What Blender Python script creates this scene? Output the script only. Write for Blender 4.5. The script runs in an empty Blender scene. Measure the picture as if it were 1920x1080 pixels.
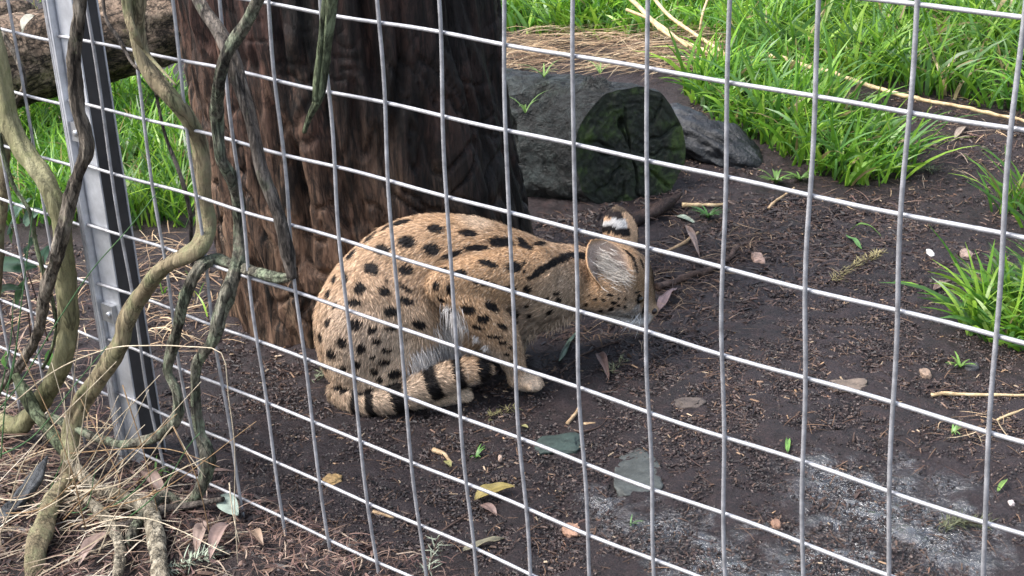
import bpy, math
import numpy as np
from mathutils import Matrix, Vector
from mathutils.bvhtree import BVHTree

rng = np.random.default_rng(7)
scene = bpy.context.scene
COL = scene.collection

# ------------------------------------------------------------------ camera
FPX = 2937.58                                   # focal length in photo pixels (1920 wide)
CAM = np.array([1.3537, -1.2706, 1.2628])
YAW, PITCH, ROLL = -0.73933, 0.39821, 0.05242
def _axes():
    cy, sy, cp, sp = math.cos(YAW), math.sin(YAW), math.cos(PITCH), math.sin(PITCH)
    fwd = np.array([sy*cp, cy*cp, -sp]); right = np.array([cy, -sy, 0.0]); down = np.cross(fwd, right)
    c, s = math.cos(ROLL), math.sin(ROLL)
    return c*right + s*down, -s*right + c*down, fwd
RIGHT, DOWN, FWD = _axes()
HOR = np.array([math.sin(YAW), math.cos(YAW), 0.0])      # horizontal heading
LAT = np.array([math.cos(YAW), -math.sin(YAW), 0.0])     # horizontal, to the right of the heading
cam = bpy.data.cameras.new('camera'); camo = bpy.data.objects.new('camera', cam); COL.objects.link(camo)
cam.sensor_width = 36.0; cam.lens = FPX/1920*36.0; cam.clip_start = 0.05; cam.clip_end = 400
M = Matrix.Identity(4)
for i in range(3):
    M[i][0] = RIGHT[i]; M[i][1] = -DOWN[i]; M[i][2] = -FWD[i]; M[i][3] = CAM[i]
camo.matrix_world = M
scene.camera = camo

# ------------------------------------------------------------------ light
SUN_DIR = np.array([-0.36, -0.42, 0.83]); SUN_DIR = SUN_DIR/np.linalg.norm(SUN_DIR)
world = bpy.data.worlds.new('World'); scene.world = world; world.use_nodes = True
wn = world.node_tree.nodes; wl = world.node_tree.links
sky = wn.new('ShaderNodeTexSky'); sky.sky_type = 'NISHITA'; sky.sun_disc = False
sky.sun_elevation = math.asin(SUN_DIR[2]); sky.sun_rotation = math.atan2(SUN_DIR[0], SUN_DIR[1])
sky.dust_density = 4.0; sky.air_density = 1.2; sky.ozone_density = 1.0
hs = wn.new('ShaderNodeHueSaturation'); hs.inputs['Saturation'].default_value = 0.70          # a white overcast sky, not a blue one
wl.new(sky.outputs[0], hs.inputs['Color']); wl.new(hs.outputs[0], wn['Background'].inputs[0]); wn['Background'].inputs[1].default_value = 0.11
sl = bpy.data.lights.new('sun', 'SUN'); sl.energy = 1.5; sl.angle = math.radians(28); sl.color = (1.0, 0.98, 0.965)
so = bpy.data.objects.new('sun', sl); COL.objects.link(so)
so.rotation_euler = Vector((-SUN_DIR).tolist()).to_track_quat('-Z', 'Y').to_euler()
scene.view_settings.view_transform = 'Standard'; scene.view_settings.look = 'None'
scene.view_settings.gamma = 1.0; scene.view_settings.exposure = 1.75
scene.render.engine = 'CYCLES'

# ------------------------------------------------------------------ numeric helpers
def _hash(ix, iy, iz, seed):
    n = (ix*374761393 + iy*668265263 + iz*2147483647 + seed*974711) & 0xffffffff
    n = ((n ^ (n >> 13))*1274126177) & 0xffffffff
    n = ((n ^ (n >> 15))*2246822519) & 0xffffffff
    return ((n ^ (n >> 16)) & 0xffff)/65535.0*2 - 1
def noise(p, seed=0):
    p = np.asarray(p, float); i = np.floor(p).astype(np.int64); f = p - i; f = f*f*(3 - 2*f)
    r = 0
    for dx in (0, 1):
        wx = f[:, 0] if dx else 1 - f[:, 0]
        for dy in (0, 1):
            wy = f[:, 1] if dy else 1 - f[:, 1]
            for dz in (0, 1):
                wz = f[:, 2] if dz else 1 - f[:, 2]
                r = r + wx*wy*wz*_hash(i[:, 0]+dx, i[:, 1]+dy, i[:, 2]+dz, seed)
    return r
def fbm(p, oct=4, seed=0):
    a, s, r = 1.0, 0.0, 0.0; p = np.asarray(p, float)
    for k in range(oct):
        r = r + a*noise(p, seed+k); s += a; a *= 0.5; p = p*2.03 + 11.7
    return r/s
def unit(v): return v/np.maximum(np.linalg.norm(v, axis=-1, keepdims=True), 1e-12)

def terrain(x, y):
    x = np.atleast_1d(np.asarray(x, float)); y = np.atleast_1d(np.asarray(y, float))
    q = np.stack([x, y, np.zeros_like(x)], 1)
    h = 0.012*noise(q*2.1, 3) + 0.006*noise(q*7.0, 4)
    h = h + 0.045*np.exp(-((x+0.05)**2/0.16 + (y+0.10)**2/0.016))          # litter heaped against the fence
    h = h + 0.02*np.exp(-((x+0.66)**2 + (y-0.10)**2)/0.01)
    u = (x-CAM[0])*LAT[0] + (y-CAM[1])*LAT[1]; d = (x-CAM[0])*HOR[0] + (y-CAM[1])*HOR[1]
    h = h + 0.10/(1+np.exp(-(d-3.75)/0.18))*(1/(1+np.exp(-(u-0.25)/0.2)))  # low bank under the grass
    return h

def ray(px, py): return RIGHT*(px-960)/FPX + DOWN*(py-540)/FPX + FWD
def ground(px, py, lift=0.0):
    z = 0.0
    for _ in range(6):
        d = ray(px, py); t = (z-CAM[2])/d[2]; P = CAM + t*d; z = float(terrain(P[0], P[1])[0])
    return P + np.array([0, 0, lift])
def on_plane(px, py, dist):                 # upright plane facing the camera, dist metres off
    d = ray(px, py); return CAM + d*(dist/(d @ HOR))
def on_fence(px, py, y):                    # plane parallel to the fence
    d = ray(px, py); return CAM + d*((y-CAM[1])/d[1])
def mpp(P): return ((P-CAM) @ FWD)/FPX      # metres per photo pixel at P
def topx(P):
    q = np.asarray(P)-CAM; z = q @ FWD
    return np.stack([960+FPX*(q @ RIGHT)/z, 540+FPX*(q @ DOWN)/z], -1)

# ------------------------------------------------------------------ object helpers
def tag(o, label=None, cat=None, group=None, kind=None):
    if label: o['label'] = label
    if cat: o['category'] = cat
    if group: o['group'] = group
    if kind: o['kind'] = kind
    return o
def empty(name, loc, label, cat, group=None):
    o = bpy.data.objects.new(name, None); o.empty_display_size = 0.05; COL.objects.link(o)
    o.location = Vector(np.asarray(loc, float).tolist()); return tag(o, label, cat, group)
def mesh(name, V, faces, smooth=True, attrs=None):
    """faces: list of int arrays, each (n,3) or (n,4)"""
    me = bpy.data.meshes.new(name); V = np.ascontiguousarray(V, np.float32)
    if not isinstance(faces, (list, tuple)): faces = [faces]
    faces = [np.asarray(f, np.int32) for f in faces if len(f)]
    me.vertices.add(len(V)); me.vertices.foreach_set('co', V.ravel())
    idx = np.concatenate([f.ravel() for f in faces]); tot = np.concatenate([np.full(len(f), f.shape[1], np.int32) for f in faces])
    me.loops.add(len(idx)); me.loops.foreach_set('vertex_index', idx)
    me.polygons.add(len(tot)); st = np.concatenate([[0], np.cumsum(tot)[:-1]]).astype(np.int32)
    me.polygons.foreach_set('loop_start', st); me.polygons.foreach_set('loop_total', tot)
    me.polygons.foreach_set('use_smooth', np.full(len(tot), smooth, bool))
    for k, a in (attrs or {}).items():
        a = np.ascontiguousarray(a, np.float32)
        if a.shape[1] == 4: at = me.attributes.new(k, 'FLOAT_COLOR', 'POINT'); at.data.foreach_set('color', a.ravel())
        else: at = me.attributes.new(k, 'FLOAT_VECTOR', 'POINT'); at.data.foreach_set('vector', a.ravel())
    me.update(calc_edges=True); me.validate()
    return me
def obj(name, V, faces, mat, parent=None, smooth=True, attrs=None, origin=None):
    """V in world coordinates; the origin becomes the object's location (or the parent's)"""
    V = np.asarray(V, float)
    if parent is not None:
        base = np.zeros(3); p = parent
        while p is not None: base = base + np.array(p.location); p = p.parent
    else: base = np.zeros(3) if origin is None else np.asarray(origin, float)
    me = mesh(name, V-base, faces, smooth, attrs); me.materials.append(mat)
    o = bpy.data.objects.new(name, me); COL.objects.link(o)
    if parent is not None: o.parent = parent
    else: o.location = Vector(base.tolist())
    return o
def c4(rgb): rgb = np.asarray(rgb, float); return np.concatenate([rgb, np.ones(rgb.shape[:-1]+(1,))], -1)

def catmull(P, step):
    P = np.asarray(P, float); Q = np.vstack([2*P[0]-P[1], P, 2*P[-1]-P[-2]]); out = []
    for i in range(1, len(Q)-2):
        n = max(2, int(np.linalg.norm(Q[i+1][:3]-Q[i][:3])/step)); t = np.linspace(0, 1, n, endpoint=False)[:, None]
        a, b, c, d = Q[i-1], Q[i], Q[i+1], Q[i+2]
        out.append(0.5*((2*b)+(-a+c)*t+(2*a-5*b+4*c-d)*t*t+(-a+3*b-3*c+d)*t**3))
    out.append(Q[-2][None]); return np.vstack(out)
def frames(P):
    T = unit(np.gradient(P, axis=0)); n = np.cross(T[0], [0.3, 0.5, 0.81]); n /= np.linalg.norm(n); N = []
    for t in T:
        n = n - t*(n @ t); n /= np.linalg.norm(n); N.append(n)
    N = np.array(N); return T, N, np.cross(T, N)
def tube(P, R, sides=8, shape=None, cap=True):
    """sweep; shape(theta, i_array) multiplies the radius"""
    P = np.asarray(P, float); R = np.broadcast_to(np.asarray(R, float), (len(P),))
    T, N, B = frames(P); th = np.linspace(0, 2*np.pi, sides, endpoint=False)
    rad = R[:, None]*np.ones((1, sides))
    if shape is not None: rad = rad*shape(th[None, :], np.arange(len(P))[:, None])
    V = P[:, None]+rad[..., None]*(np.cos(th)[None, :, None]*N[:, None]+np.sin(th)[None, :, None]*B[:, None])
    n = len(P); i = np.arange(n-1)[:, None]*sides; j = np.arange(sides)[None, :]; k = (j+1) % sides
    F = np.stack([i+j, i+k, i+sides+k, i+sides+j], -1).reshape(-1, 4); V = V.reshape(-1, 3); faces = [F]
    if cap:
        V = np.vstack([V, P[:1], P[-1:]]); a, b = len(V)-2, len(V)-1; jj = np.arange(sides); kk = (jj+1) % sides
        faces.append(np.concatenate([np.stack([np.full(sides, a), kk, jj], 1), np.stack([np.full(sides, b), (n-1)*sides+jj, (n-1)*sides+kk], 1)]))
    return V, faces
def box(x0, x1, y0, y1, z0, z1):
    V = np.array([(x, y, z) for z in (z0, z1) for y in (y0, y1) for x in (x0, x1)])
    return V, [np.array([(0, 2, 3, 1), (4, 5, 7, 6), (0, 1, 5, 4), (2, 6, 7, 3), (0, 4, 6, 2), (1, 3, 7, 5)])]
def merge(parts):
    V = []; F3 = []; F4 = []; o = 0
    for v, fs in parts:
        V.append(v)
        for f in fs: (F3 if f.shape[1] == 3 else F4).append(f+o)
        o += len(v)
    fs = []
    if F4: fs.append(np.concatenate(F4))
    if F3: fs.append(np.concatenate(F3))
    return np.vstack(V), fs

def ribbons(root, d0, d1, length, width, color, K=5, wexp=0.6, side=None, twist=0.5, fold=0.0):
    """N curved tapering strips: start direction d0 turns to d1 along the length. returns V, F, colours"""
    N = len(root); s = np.linspace(0, 1, K)
    pos = [root]; 
    for k in range(1, K):
        m = (s[k]+s[k-1])/2; d = unit(d0*(1-m)+d1*m); pos.append(pos[-1]+d*(length/(K-1))[:, None])
    pos = np.stack(pos, 1)                                             # N,K,3
    if side is None:
        a = rng.uniform(0, 2*np.pi, N); side = np.stack([np.cos(a), np.sin(a), 0*a], 1)
    tan = unit(np.gradient(pos, axis=1)); sd = side[:, None]-tan*np.sum(side[:, None]*tan, -1, keepdims=True); sd = unit(sd)
    prof = np.minimum(1.0, 0.55+1.8*s)*np.power(np.maximum(1-s, 0.0), wexp); prof[-1] = 0.04
    w = width[:, None]*prof[None]/2
    L = pos-sd*w[..., None]; R_ = pos+sd*w[..., None]
    V = np.stack([L, R_], 2).reshape(-1, 3)
    b = (np.arange(N)*2*K)[:, None]+(np.arange(K-1)*2)[None]
    F = np.stack([b, b+1, b+3, b+2], -1).reshape(-1, 4)
    C = np.repeat(color, 2*K, axis=0)
    return V, F, C

# ------------------------------------------------------------------ materials
class NT:
    def __init__(s, name):
        s.m = bpy.data.materials.new(name); s.m.use_nodes = True; s.t = s.m.node_tree; s.n = s.t.nodes
        s.b = s.n['Principled BSDF']; s.out = s.n['Material Output']
    def node(s, typ, **kw):
        x = s.n.new(typ)
        for k, v in kw.items():
            if hasattr(x, k): setattr(x, k, v)
            else: x.inputs[k].default_value = v
        return x
    def link(s, a, b): s.t.links.new(a, b)
    def noise(s, scale, vec=None, detail=6, rough=0.6, dist=0.0, stretch=None):
        if stretch is not None:
            mp = s.node('ShaderNodeMapping'); mp.inputs['Scale'].default_value = stretch
            if vec is None: vec = s.co()
            s.link(vec, mp.inputs[0]); vec = mp.outputs[0]
        x = s.node('ShaderNodeTexNoise'); x.inputs['Scale'].default_value = scale; x.inputs['Detail'].default_value = detail
        x.inputs['Roughness'].default_value = rough; x.inputs['Distortion'].default_value = dist
        s.link(vec if vec is not None else s.co(), x.inputs['Vector']); return x.outputs[0]
    def co(s):
        if not hasattr(s, '_co'): s._co = s.node('ShaderNodeTexCoord').outputs['Object']
        return s._co
    def ramp(s, fac, stops):
        r = s.node('ShaderNodeValToRGB'); e = r.color_ramp.elements
        while len(e) < len(stops): e.new(0.5)
        for k, (p, c) in enumerate(stops): e[k].position = p; e[k].color = (*c, 1) if len(c) == 3 else c
        s.link(fac, r.inputs[0]); return r.outputs[0]
    def mix(s, fac, a, b, mode='MIX'):
        x = s.node('ShaderNodeMix'); x.data_type = 'RGBA'; x.blend_type = mode
        for v, i in ((fac, 0), (a, 6), (b, 7)):
            if hasattr(v, 'links') or hasattr(v, 'is_linked'): s.link(v, x.inputs[i])
            elif i == 0: x.inputs[0].default_value = v
            else: x.inputs[i].default_value = (*v, 1)
        return x.outputs[2]
    def math(s, op, a, b=0.0, c=None):
        x = s.node('ShaderNodeMath'); x.operation = op
        for i, v in enumerate((a, b) if c is None else (a, b, c)):
            if hasattr(v, 'is_linked'): s.link(v, x.inputs[i])
            else: x.inputs[i].default_value = v
        return x.outputs[0]
    def bump(s, h, strength, dist, prev=None):
        x = s.node('ShaderNodeBump'); x.inputs['Strength'].default_value = strength; x.inputs['Distance'].default_value = dist
        s.link(h, x.inputs['Height'])
        if prev is not None: s.link(prev, x.inputs['Normal'])
        s.link(x.outputs[0], s.b.inputs['Normal']); return x.outputs[0]
    def crack(s, scale, stretch, lo, hi, detail=5, dist=0.6):
        n = s.noise(scale, stretch=stretch, detail=detail, rough=0.6, dist=dist); a = s.math('ABSOLUTE', s.math('SUBTRACT', n, 0.5))
        return s.ramp(a, [(lo, g3(0.0)), (hi, g3(1.0))])
    def color(s, c):
        if hasattr(c, 'is_linked'): s.link(c, s.b.inputs['Base Color'])
        else: s.b.inputs['Base Color'].default_value = (*c, 1)
    def rough(s, r):
        if hasattr(r, 'is_linked'): s.link(r, s.b.inputs['Roughness'])
        else: s.b.inputs['Roughness'].default_value = r
    def attr(s, name='col'):
        x = s.node('ShaderNodeAttribute'); x.attribute_name = name; return x
def g3(v): return (v, v, v)

def attr_mat(name, rough=0.6, spec=0.3, trans=0.0, bump=0.0):
    m = NT(name); a = m.attr('col'); n = m.noise(90, detail=3)
    c = m.mix(1.0, a.outputs['Color'], m.ramp(n, [(0.25, g3(0.75)), (0.75, g3(1.2))]), 'MULTIPLY')
    m.color(c); m.rough(rough); m.b.inputs['Specular IOR Level'].default_value = spec
    if trans > 0:
        t = m.node('ShaderNodeBsdfTranslucent'); m.link(c, t.inputs[0]); x = m.node('ShaderNodeMixShader'); x.inputs[0].default_value = trans
        m.link(m.b.outputs[0], x.inputs[1]); m.link(t.outputs[0], x.inputs[2]); m.link(x.outputs[0], m.out.inputs[0])
    if bump: m.bump(m.noise(160, detail=3), bump, 0.003)
    return m.m
MAT_GRASS = attr_mat('grass_blade', 0.36, 0.5, 0.42)
MAT_STRAW = attr_mat('straw', 0.6, 0.3, 0.1)
MAT_CHIP = attr_mat('wood_chip', 0.55, 0.45, 0.0, 0.4)
MAT_LEAF = attr_mat('dead_leaf', 0.5, 0.4, 0.15, 0.3)

def soil_mat():
    m = NT('soil'); co = m.co()
    n1 = m.noise(3.0, detail=8, rough=0.65); n2 = m.noise(38, detail=8, rough=0.7); n3 = m.noise(170, detail=6, rough=0.7); n4 = m.noise(95, detail=4, rough=0.6)
    base = m.ramp(n2, [(0.30, (0.006, 0.004, 0.004)), (0.46, (0.020, 0.014, 0.013)), (0.60, (0.042, 0.028, 0.025)), (0.78, (0.10, 0.066, 0.052))])
    base = m.mix(m.ramp(n1, [(0.4, g3(0.0)), (0.62, g3(1.0))]), base, m.ramp(n3, [(0.3, (0.018, 0.013, 0.013)), (0.7, (0.050, 0.037, 0.036))]))
    # wet hollows: puddled mud in front of the slate and along the near right
    wet = None
    for (px, py, r) in ((1660, 960, 0.20), (1760, 1010, 0.15), (1230, 990, 0.11), (1330, 1050, 0.12), (1120, 950, 0.06), (1560, 1070, 0.17), (1580, 915, 0.13)):
        P = ground(px, py); v = m.node('ShaderNodeVectorMath', operation='DISTANCE'); m.link(co, v.inputs[0]); v.inputs[1].default_value = P.tolist()
        f = m.math('SUBTRACT', 1.0, m.math('DIVIDE', v.outputs['Value'], r)); wet = f if wet is None else m.math('MAXIMUM', wet, f)
    wet = m.math('ADD', wet, m.math('MULTIPLY', m.math('SUBTRACT', m.noise(16, detail=6, rough=0.7), 0.5), 2.6))
    damp = m.math('MULTIPLY', m.math('SUBTRACT', m.noise(7.0, detail=7, rough=0.7), 0.52), 2.2)
    wetr = m.ramp(wet, [(0.12, g3(0)), (0.80, g3(1))])
    base = m.mix(1.0, base, (1.06, 0.94, 1.06), 'MULTIPLY'); m.color(m.mix(wetr, base, m.mix(0.55, base, (0.02, 0.018, 0.02))))
    r = m.math('SUBTRACT', m.math('SUBTRACT', 0.62, m.math('MULTIPLY', wetr, 0.40)), m.math('MAXIMUM', m.math('MULTIPLY', damp, 0.3), 0.0))
    m.rough(m.math('MAXIMUM', r, 0.16)); m.b.inputs['Specular IOR Level'].default_value = 0.5
    m.link(wetr, m.b.inputs['Coat Weight']); m.b.inputs['Coat Roughness'].default_value = 0.08; m.b.inputs['Coat IOR'].default_value = 2.2
    cb = m.node('ShaderNodeBump'); cb.inputs['Strength'].default_value = 1.0; cb.inputs['Distance'].default_value = 0.012; m.link(n4, cb.inputs['Height']); m.link(cb.outputs[0], m.b.inputs['Coat Normal'])
    b = m.bump(n2, 1.0, 0.020); m.bump(n3, 1.0, 0.009, b)
    return m.m
MAT_SOIL = soil_mat()

def wood_mat(name, stops, stretch, scale, rough=0.75, bump=(0.8, 0.008), lich=None, lich_scale=20, lich_t=(0.52, 0.66), fine=120, spec=0.25, dark=0.35, crack=()):
    m = NT(name); n = m.noise(scale, stretch=stretch, detail=8, rough=0.65); f = m.noise(fine, stretch=stretch, detail=5, rough=0.7)
    c = m.ramp(n, stops); c = m.mix(1.0, c, m.ramp(f, [(0.3, g3(dark)), (0.62, g3(1.15))]), 'MULTIPLY')
    if lich is not None:
        k = m.ramp(m.noise(lich_scale, detail=7, rough=0.7), [(lich_t[0], g3(0)), (lich_t[1], g3(1))]); c = m.mix(k, c, lich)
    if crack:
        for (sc_, st_, lo, hi, d_) in crack:
            k = m.crack(sc_, st_, lo, hi); c = m.mix(1.0, c, m.mix(k, g3(d_), g3(1.0)), 'MULTIPLY')
    m.color(c); m.rough(rough); m.b.inputs['Specular IOR Level'].default_value = spec
    b = m.bump(n, bump[0], bump[1]*2); m.bump(f, bump[0], bump[1]*0.6, b); return m

def galv(name, base, metallic, rough, amp=0.25, scale=60):
    m = NT(name); n = m.noise(scale, detail=6, rough=0.7); n2 = m.noise(400, detail=2)
    c = m.mix(1.0, base, m.ramp(n, [(0.3, g3(1-amp)), (0.7, g3(1.0+amp*0.4))]), 'MULTIPLY'); m.color(c)
    m.b.inputs['Metallic'].default_value = metallic
    m.rough(m.math('ADD', rough-0.1, m.math('MULTIPLY', n, 0.22))); m.bump(n2, 0.25, 0.001); return m.m
MAT_WIRE = galv('galvanised_wire', (0.44, 0.44, 0.46), 0.45, 0.5, 0.45)
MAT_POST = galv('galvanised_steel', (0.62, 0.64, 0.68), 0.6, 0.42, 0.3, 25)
MAT_POSTSIDE = galv('dull_shaded_steel', (0.050, 0.047, 0.048), 0.2, 0.6, 0.5, 14)  # dull steel; the shade on this side face is put into its dark colour
MAT_BOLT = galv('bolt_steel', (0.55, 0.56, 0.58), 0.8, 0.35)

# ------------------------------------------------------------------ ground
def build_ground():
    def axis(a, b, fine0, fine1, step):
        core = np.arange(fine0, fine1+step/2, step); lo = fine0-np.geomspace(0.02, fine0-a, 26)[::1]; hi = fine1+np.geomspace(0.02, b-fine1, 26)
        return np.concatenate([lo[::-1], core, hi])
    xs = axis(-90, 90, -1.4, 1.2, 0.0080); ys = axis(-90, 90, -0.5, 2.2, 0.0080)
    X, Y = np.meshgrid(xs, ys, indexing='ij'); x = X.ravel(); y = Y.ravel(); z = terrain(x, y)
    q = np.stack([x, y, 0*x], 1); near = np.exp(-((x+0.1)**2+(y-0.9)**2)/6.0)
    z = z + near*(0.005*noise(q*26, 9)+0.0045*noise(q*60, 10))
    V = np.stack([x, y, z], 1); n, k = X.shape; i = (np.arange(n-1)*k)[:, None]+np.arange(k-1)[None]
    F = np.stack([i, i+k, i+k+1, i+1], -1).reshape(-1, 4)
    tag(obj('ground', V, F, MAT_SOIL), kind='structure')
build_ground()

# ------------------------------------------------------------------ charred trunk
def trunk_mat():
    m = NT('charred_wood'); co = m.co(); sep = m.node('ShaderNodeSeparateXYZ'); m.link(co, sep.inputs[0])
    lat = m.node('ShaderNodeVectorMath', operation='DOT_PRODUCT'); m.link(co, lat.inputs[0]); lat.inputs[1].default_value = LAT.tolist()
    big = m.noise(4.5, stretch=(1, 1, 0.35), detail=8, rough=0.65); mid = m.noise(26, stretch=(1, 1, 0.10), detail=9, rough=0.72)
    fine = m.noise(85, stretch=(1, 1, 0.16), detail=6, rough=0.75)
    red = m.ramp(mid, [(0.30, (0.012, 0.007, 0.006)), (0.46, (0.050, 0.025, 0.020)), (0.58, (0.13, 0.065, 0.050)), (0.75, (0.26, 0.15, 0.11))])
    char = m.ramp(mid, [(0.35, (0.006, 0.005, 0.005)), (0.6, (0.022, 0.014, 0.012)), (0.8, (0.055, 0.033, 0.026))])
    # burnt more higher up and to the right, where the dark is partly painted shade, weathered pale wood at the foot on the left
    a = m.math('ADD', m.math('MULTIPLY', lat.outputs['Value'], 1.7), m.math('MULTIPLY', sep.outputs['Z'], 0.55))
    a = m.math('ADD', a, m.math('MULTIPLY', m.math('SUBTRACT', big, 0.5), 2.4))
    c = m.mix(m.ramp(a, [(0.05, g3(0)), (0.55, g3(1))]), red, char)
    pale = m.ramp(mid, [(0.33, (0.085, 0.048, 0.032)), (0.5, (0.24, 0.145, 0.095)), (0.7, (0.36, 0.25, 0.16))])
    k = m.math('SUBTRACT', m.math('SUBTRACT', 0.86, m.math('MULTIPLY', sep.outputs['Z'], 1.5)), m.math('MULTIPLY', lat.outputs['Value'], 1.1))
    k = m.math('ADD', k, m.math('MULTIPLY', m.math('SUBTRACT', big, 0.5), 1.3))
    c = m.mix(m.ramp(k, [(0.25, g3(0)), (0.7, g3(0.85))]), c, pale)
    moss = m.math('ADD', m.math('SUBTRACT', 0.36, m.math('MULTIPLY', sep.outputs['Z'], 2.2)), m.math('MULTIPLY', m.math('SUBTRACT', m.noise(9, stretch=(1, 1, 0.3)), 0.5), 2.2))
    c = m.mix(m.ramp(moss, [(0.35, g3(0)), (0.75, g3(0.8))]), c, (0.085, 0.070, 0.022))
    c = m.mix(1.0, c, m.ramp(fine, [(0.32, g3(0.35)), (0.6, g3(1.1))]), 'MULTIPLY')
    for sc_, st_, lo, hi, d_ in ((7, (1, 1, 0.10), 0.004, 0.022, 0.12), (20, (1, 1, 0.12), 0.006, 0.04, 0.3), (34, (1, 1, 0.4), 0.006, 0.05, 0.45)):
        c = m.mix(1.0, c, m.mix(m.crack(sc_, st_, lo, hi), g3(d_), g3(1.0)), 'MULTIPLY')
    m.color(c); m.rough(m.ramp(fine, [(0.3, g3(0.75)), (0.8, g3(0.45))])); m.b.inputs['Specular IOR Level'].default_value = 0.35
    b = m.bump(mid, 1.0, 0.012); m.bump(fine, 1.0, 0.008, b); return m.m
def build_trunk():
    D = 3.00; nth, nz = 400, 300
    zs = np.linspace(-0.03, 1.35, nz)
    prof = []                                    # silhouette left / right at several image heights
    for py, l, r in ((-260, 285, 905), (0, 333, 938), (150, 362, 955), (300, 388, 975), (420, 412, 1000), (520, 432, 1015), (600, 452, 1030)):
        P, Q = on_plane(l, py, D), on_plane(r, py, D); prof.append((P[2], (P-CAM) @ LAT, (Q-CAM) @ LAT))
    prof = np.array(sorted(prof)); z0 = prof[:, 0]
    L = np.interp(zs, z0, prof[:, 1]); R_ = np.interp(zs, z0, prof[:, 2])
    cen = (L+R_)/2; rad = (R_-L)/2
    th = np.linspace(0, 2*np.pi, nth, endpoint=False); TH, ZZ = np.meshgrid(th, zs); CE = cen[:, None]+0*TH; RA = rad[:, None]+0*TH
    q = np.stack([np.cos(TH)*0.33, np.sin(TH)*0.33, ZZ], -1).reshape(-1, 3)
    w = q + 0.04*np.stack([noise(q*3, 21), noise(q*3, 22), noise(q*3, 23)], 1)
    d = 0.026*fbm(w*np.array([4.5, 4.5, 0.6]), 3, 31)
    rid = 1-np.abs(fbm(w*np.array([11, 11, 0.9]), 3, 41))*2.2
    d = d - 0.026*np.maximum(rid-0.74, 0)/0.26*(0.6+0.4*noise(q*2.2, 44))
    zz = q[:, 2]; fold = np.clip((0.72-zz)/0.4, 0, 1)                     # wrinkled wood lower down
    wr = 1-np.abs(noise(w*np.array([30, 30, 15])+2*noise(q*6, 50)[:, None], 51))*2
    d = d - 0.011*np.maximum(wr-0.5, 0)*2*fold
    fib = 1-np.abs(noise(w*np.array([38, 38, 2.0])+1.2*noise(q*5, 63)[:, None], 64))*2; d = d - 0.010*np.maximum(fib-0.66, 0)/0.34*(1-0.5*fold)
    d = d + 0.0045*noise(w*np.array([60, 60, 4]), 61) + 0.0035*noise(w*np.array([90, 90, 14]), 62)
    # long open splits
    for a0, zlo, zhi, dep, wd in ((-1.95, 0.15, 0.5, 0.03, 0.035), (-1.35, 0.45, 1.3, 0.035, 0.04), (-2.35, 0.5, 1.3, 0.03, 0.05), (-0.8, 0.5, 1.3, 0.03, 0.05), (-1.75, 0.62, 1.3, 0.022, 0.06)):
        aa = TH.ravel(); aa = (aa-(a0 % (2*np.pi))+0.10*noise(np.stack([zz*3, 0*zz+a0, 0*zz], 1), 71)+np.pi) % (2*np.pi)-np.pi
        d = d - dep*np.exp(-(aa/wd)**2)*np.clip((zz-zlo)/0.1, 0, 1)*np.clip((zhi-zz)/0.1, 0, 1)
    d = d + 0.015*np.exp(-np.maximum(zz, 0)/0.07)*(0.3+noise(np.stack([np.cos(TH).ravel()*2.2, np.sin(TH).ravel()*2.2, 0*zz], 1), 81))
    rr = RA.ravel() + d*np.where(True, 1, 1)
    u = CE.ravel()+rr*np.cos(TH).ravel(); v = D + (0.27/0.31)*rr*np.sin(TH).ravel()
    V = CAM[None]*np.array([1, 1, 0]) + u[:, None]*LAT + v[:, None]*HOR; V[:, 2] = zz
    i = (np.arange(nz-1)*nth)[:, None]+np.arange(nth)[None]; j = (np.arange(nz-1)*nth)[:, None]+((np.arange(nth)+1) % nth)[None]
    F = np.stack([i, j, j+nth, i+nth], -1).reshape(-1, 4)
    top = len(V); V = np.vstack([V, [V[-nth:].mean(0)]]); a = (nz-1)*nth+np.arange(nth); b = (nz-1)*nth+(np.arange(nth)+1) % nth
    base = CAM*np.array([1, 1, 0]) + cen[5]*LAT + D*HOR
    t = empty('tree', base, 'thick dark charred tree trunk standing behind the crouching spotted cat', 'tree')
    obj('trunk', V, [F, np.stack([a, b, np.full(nth, top)], 1)], trunk_mat(), t)
build_trunk()

# ------------------------------------------------------------------ logs
def log_side_mat():
    m = NT('wet_grey_log'); n = m.noise(9, detail=8, rough=0.65, dist=1.2); f = m.noise(45, detail=7, rough=0.7, dist=0.8)
    c = m.ramp(n, [(0.32, (0.005, 0.006, 0.006)), (0.46, (0.013, 0.018, 0.018)), (0.6, (0.036, 0.047, 0.046)), (0.74, (0.065, 0.082, 0.080))])
    c = m.mix(m.ramp(m.noise(5, detail=6), [(0.55, g3(0)), (0.75, g3(0.6))]), c, (0.035, 0.055, 0.028))
    c = m.mix(1.0, c, m.ramp(f, [(0.3, g3(0.35)), (0.6, g3(1.15))]), 'MULTIPLY')
    for sc_, lo, hi, d_ in ((9, 0.005, 0.03, 0.15), (24, 0.006, 0.05, 0.3)): c = m.mix(1.0, c, m.mix(m.crack(sc_, (1, 1, 1), lo, hi, dist=1.2), g3(d_), g3(1.0)), 'MULTIPLY')
    m.color(c); m.rough(0.5); b = m.bump(n, 0.9, 0.035); m.bump(f, 1.0, 0.016, b); return m.m
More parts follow.
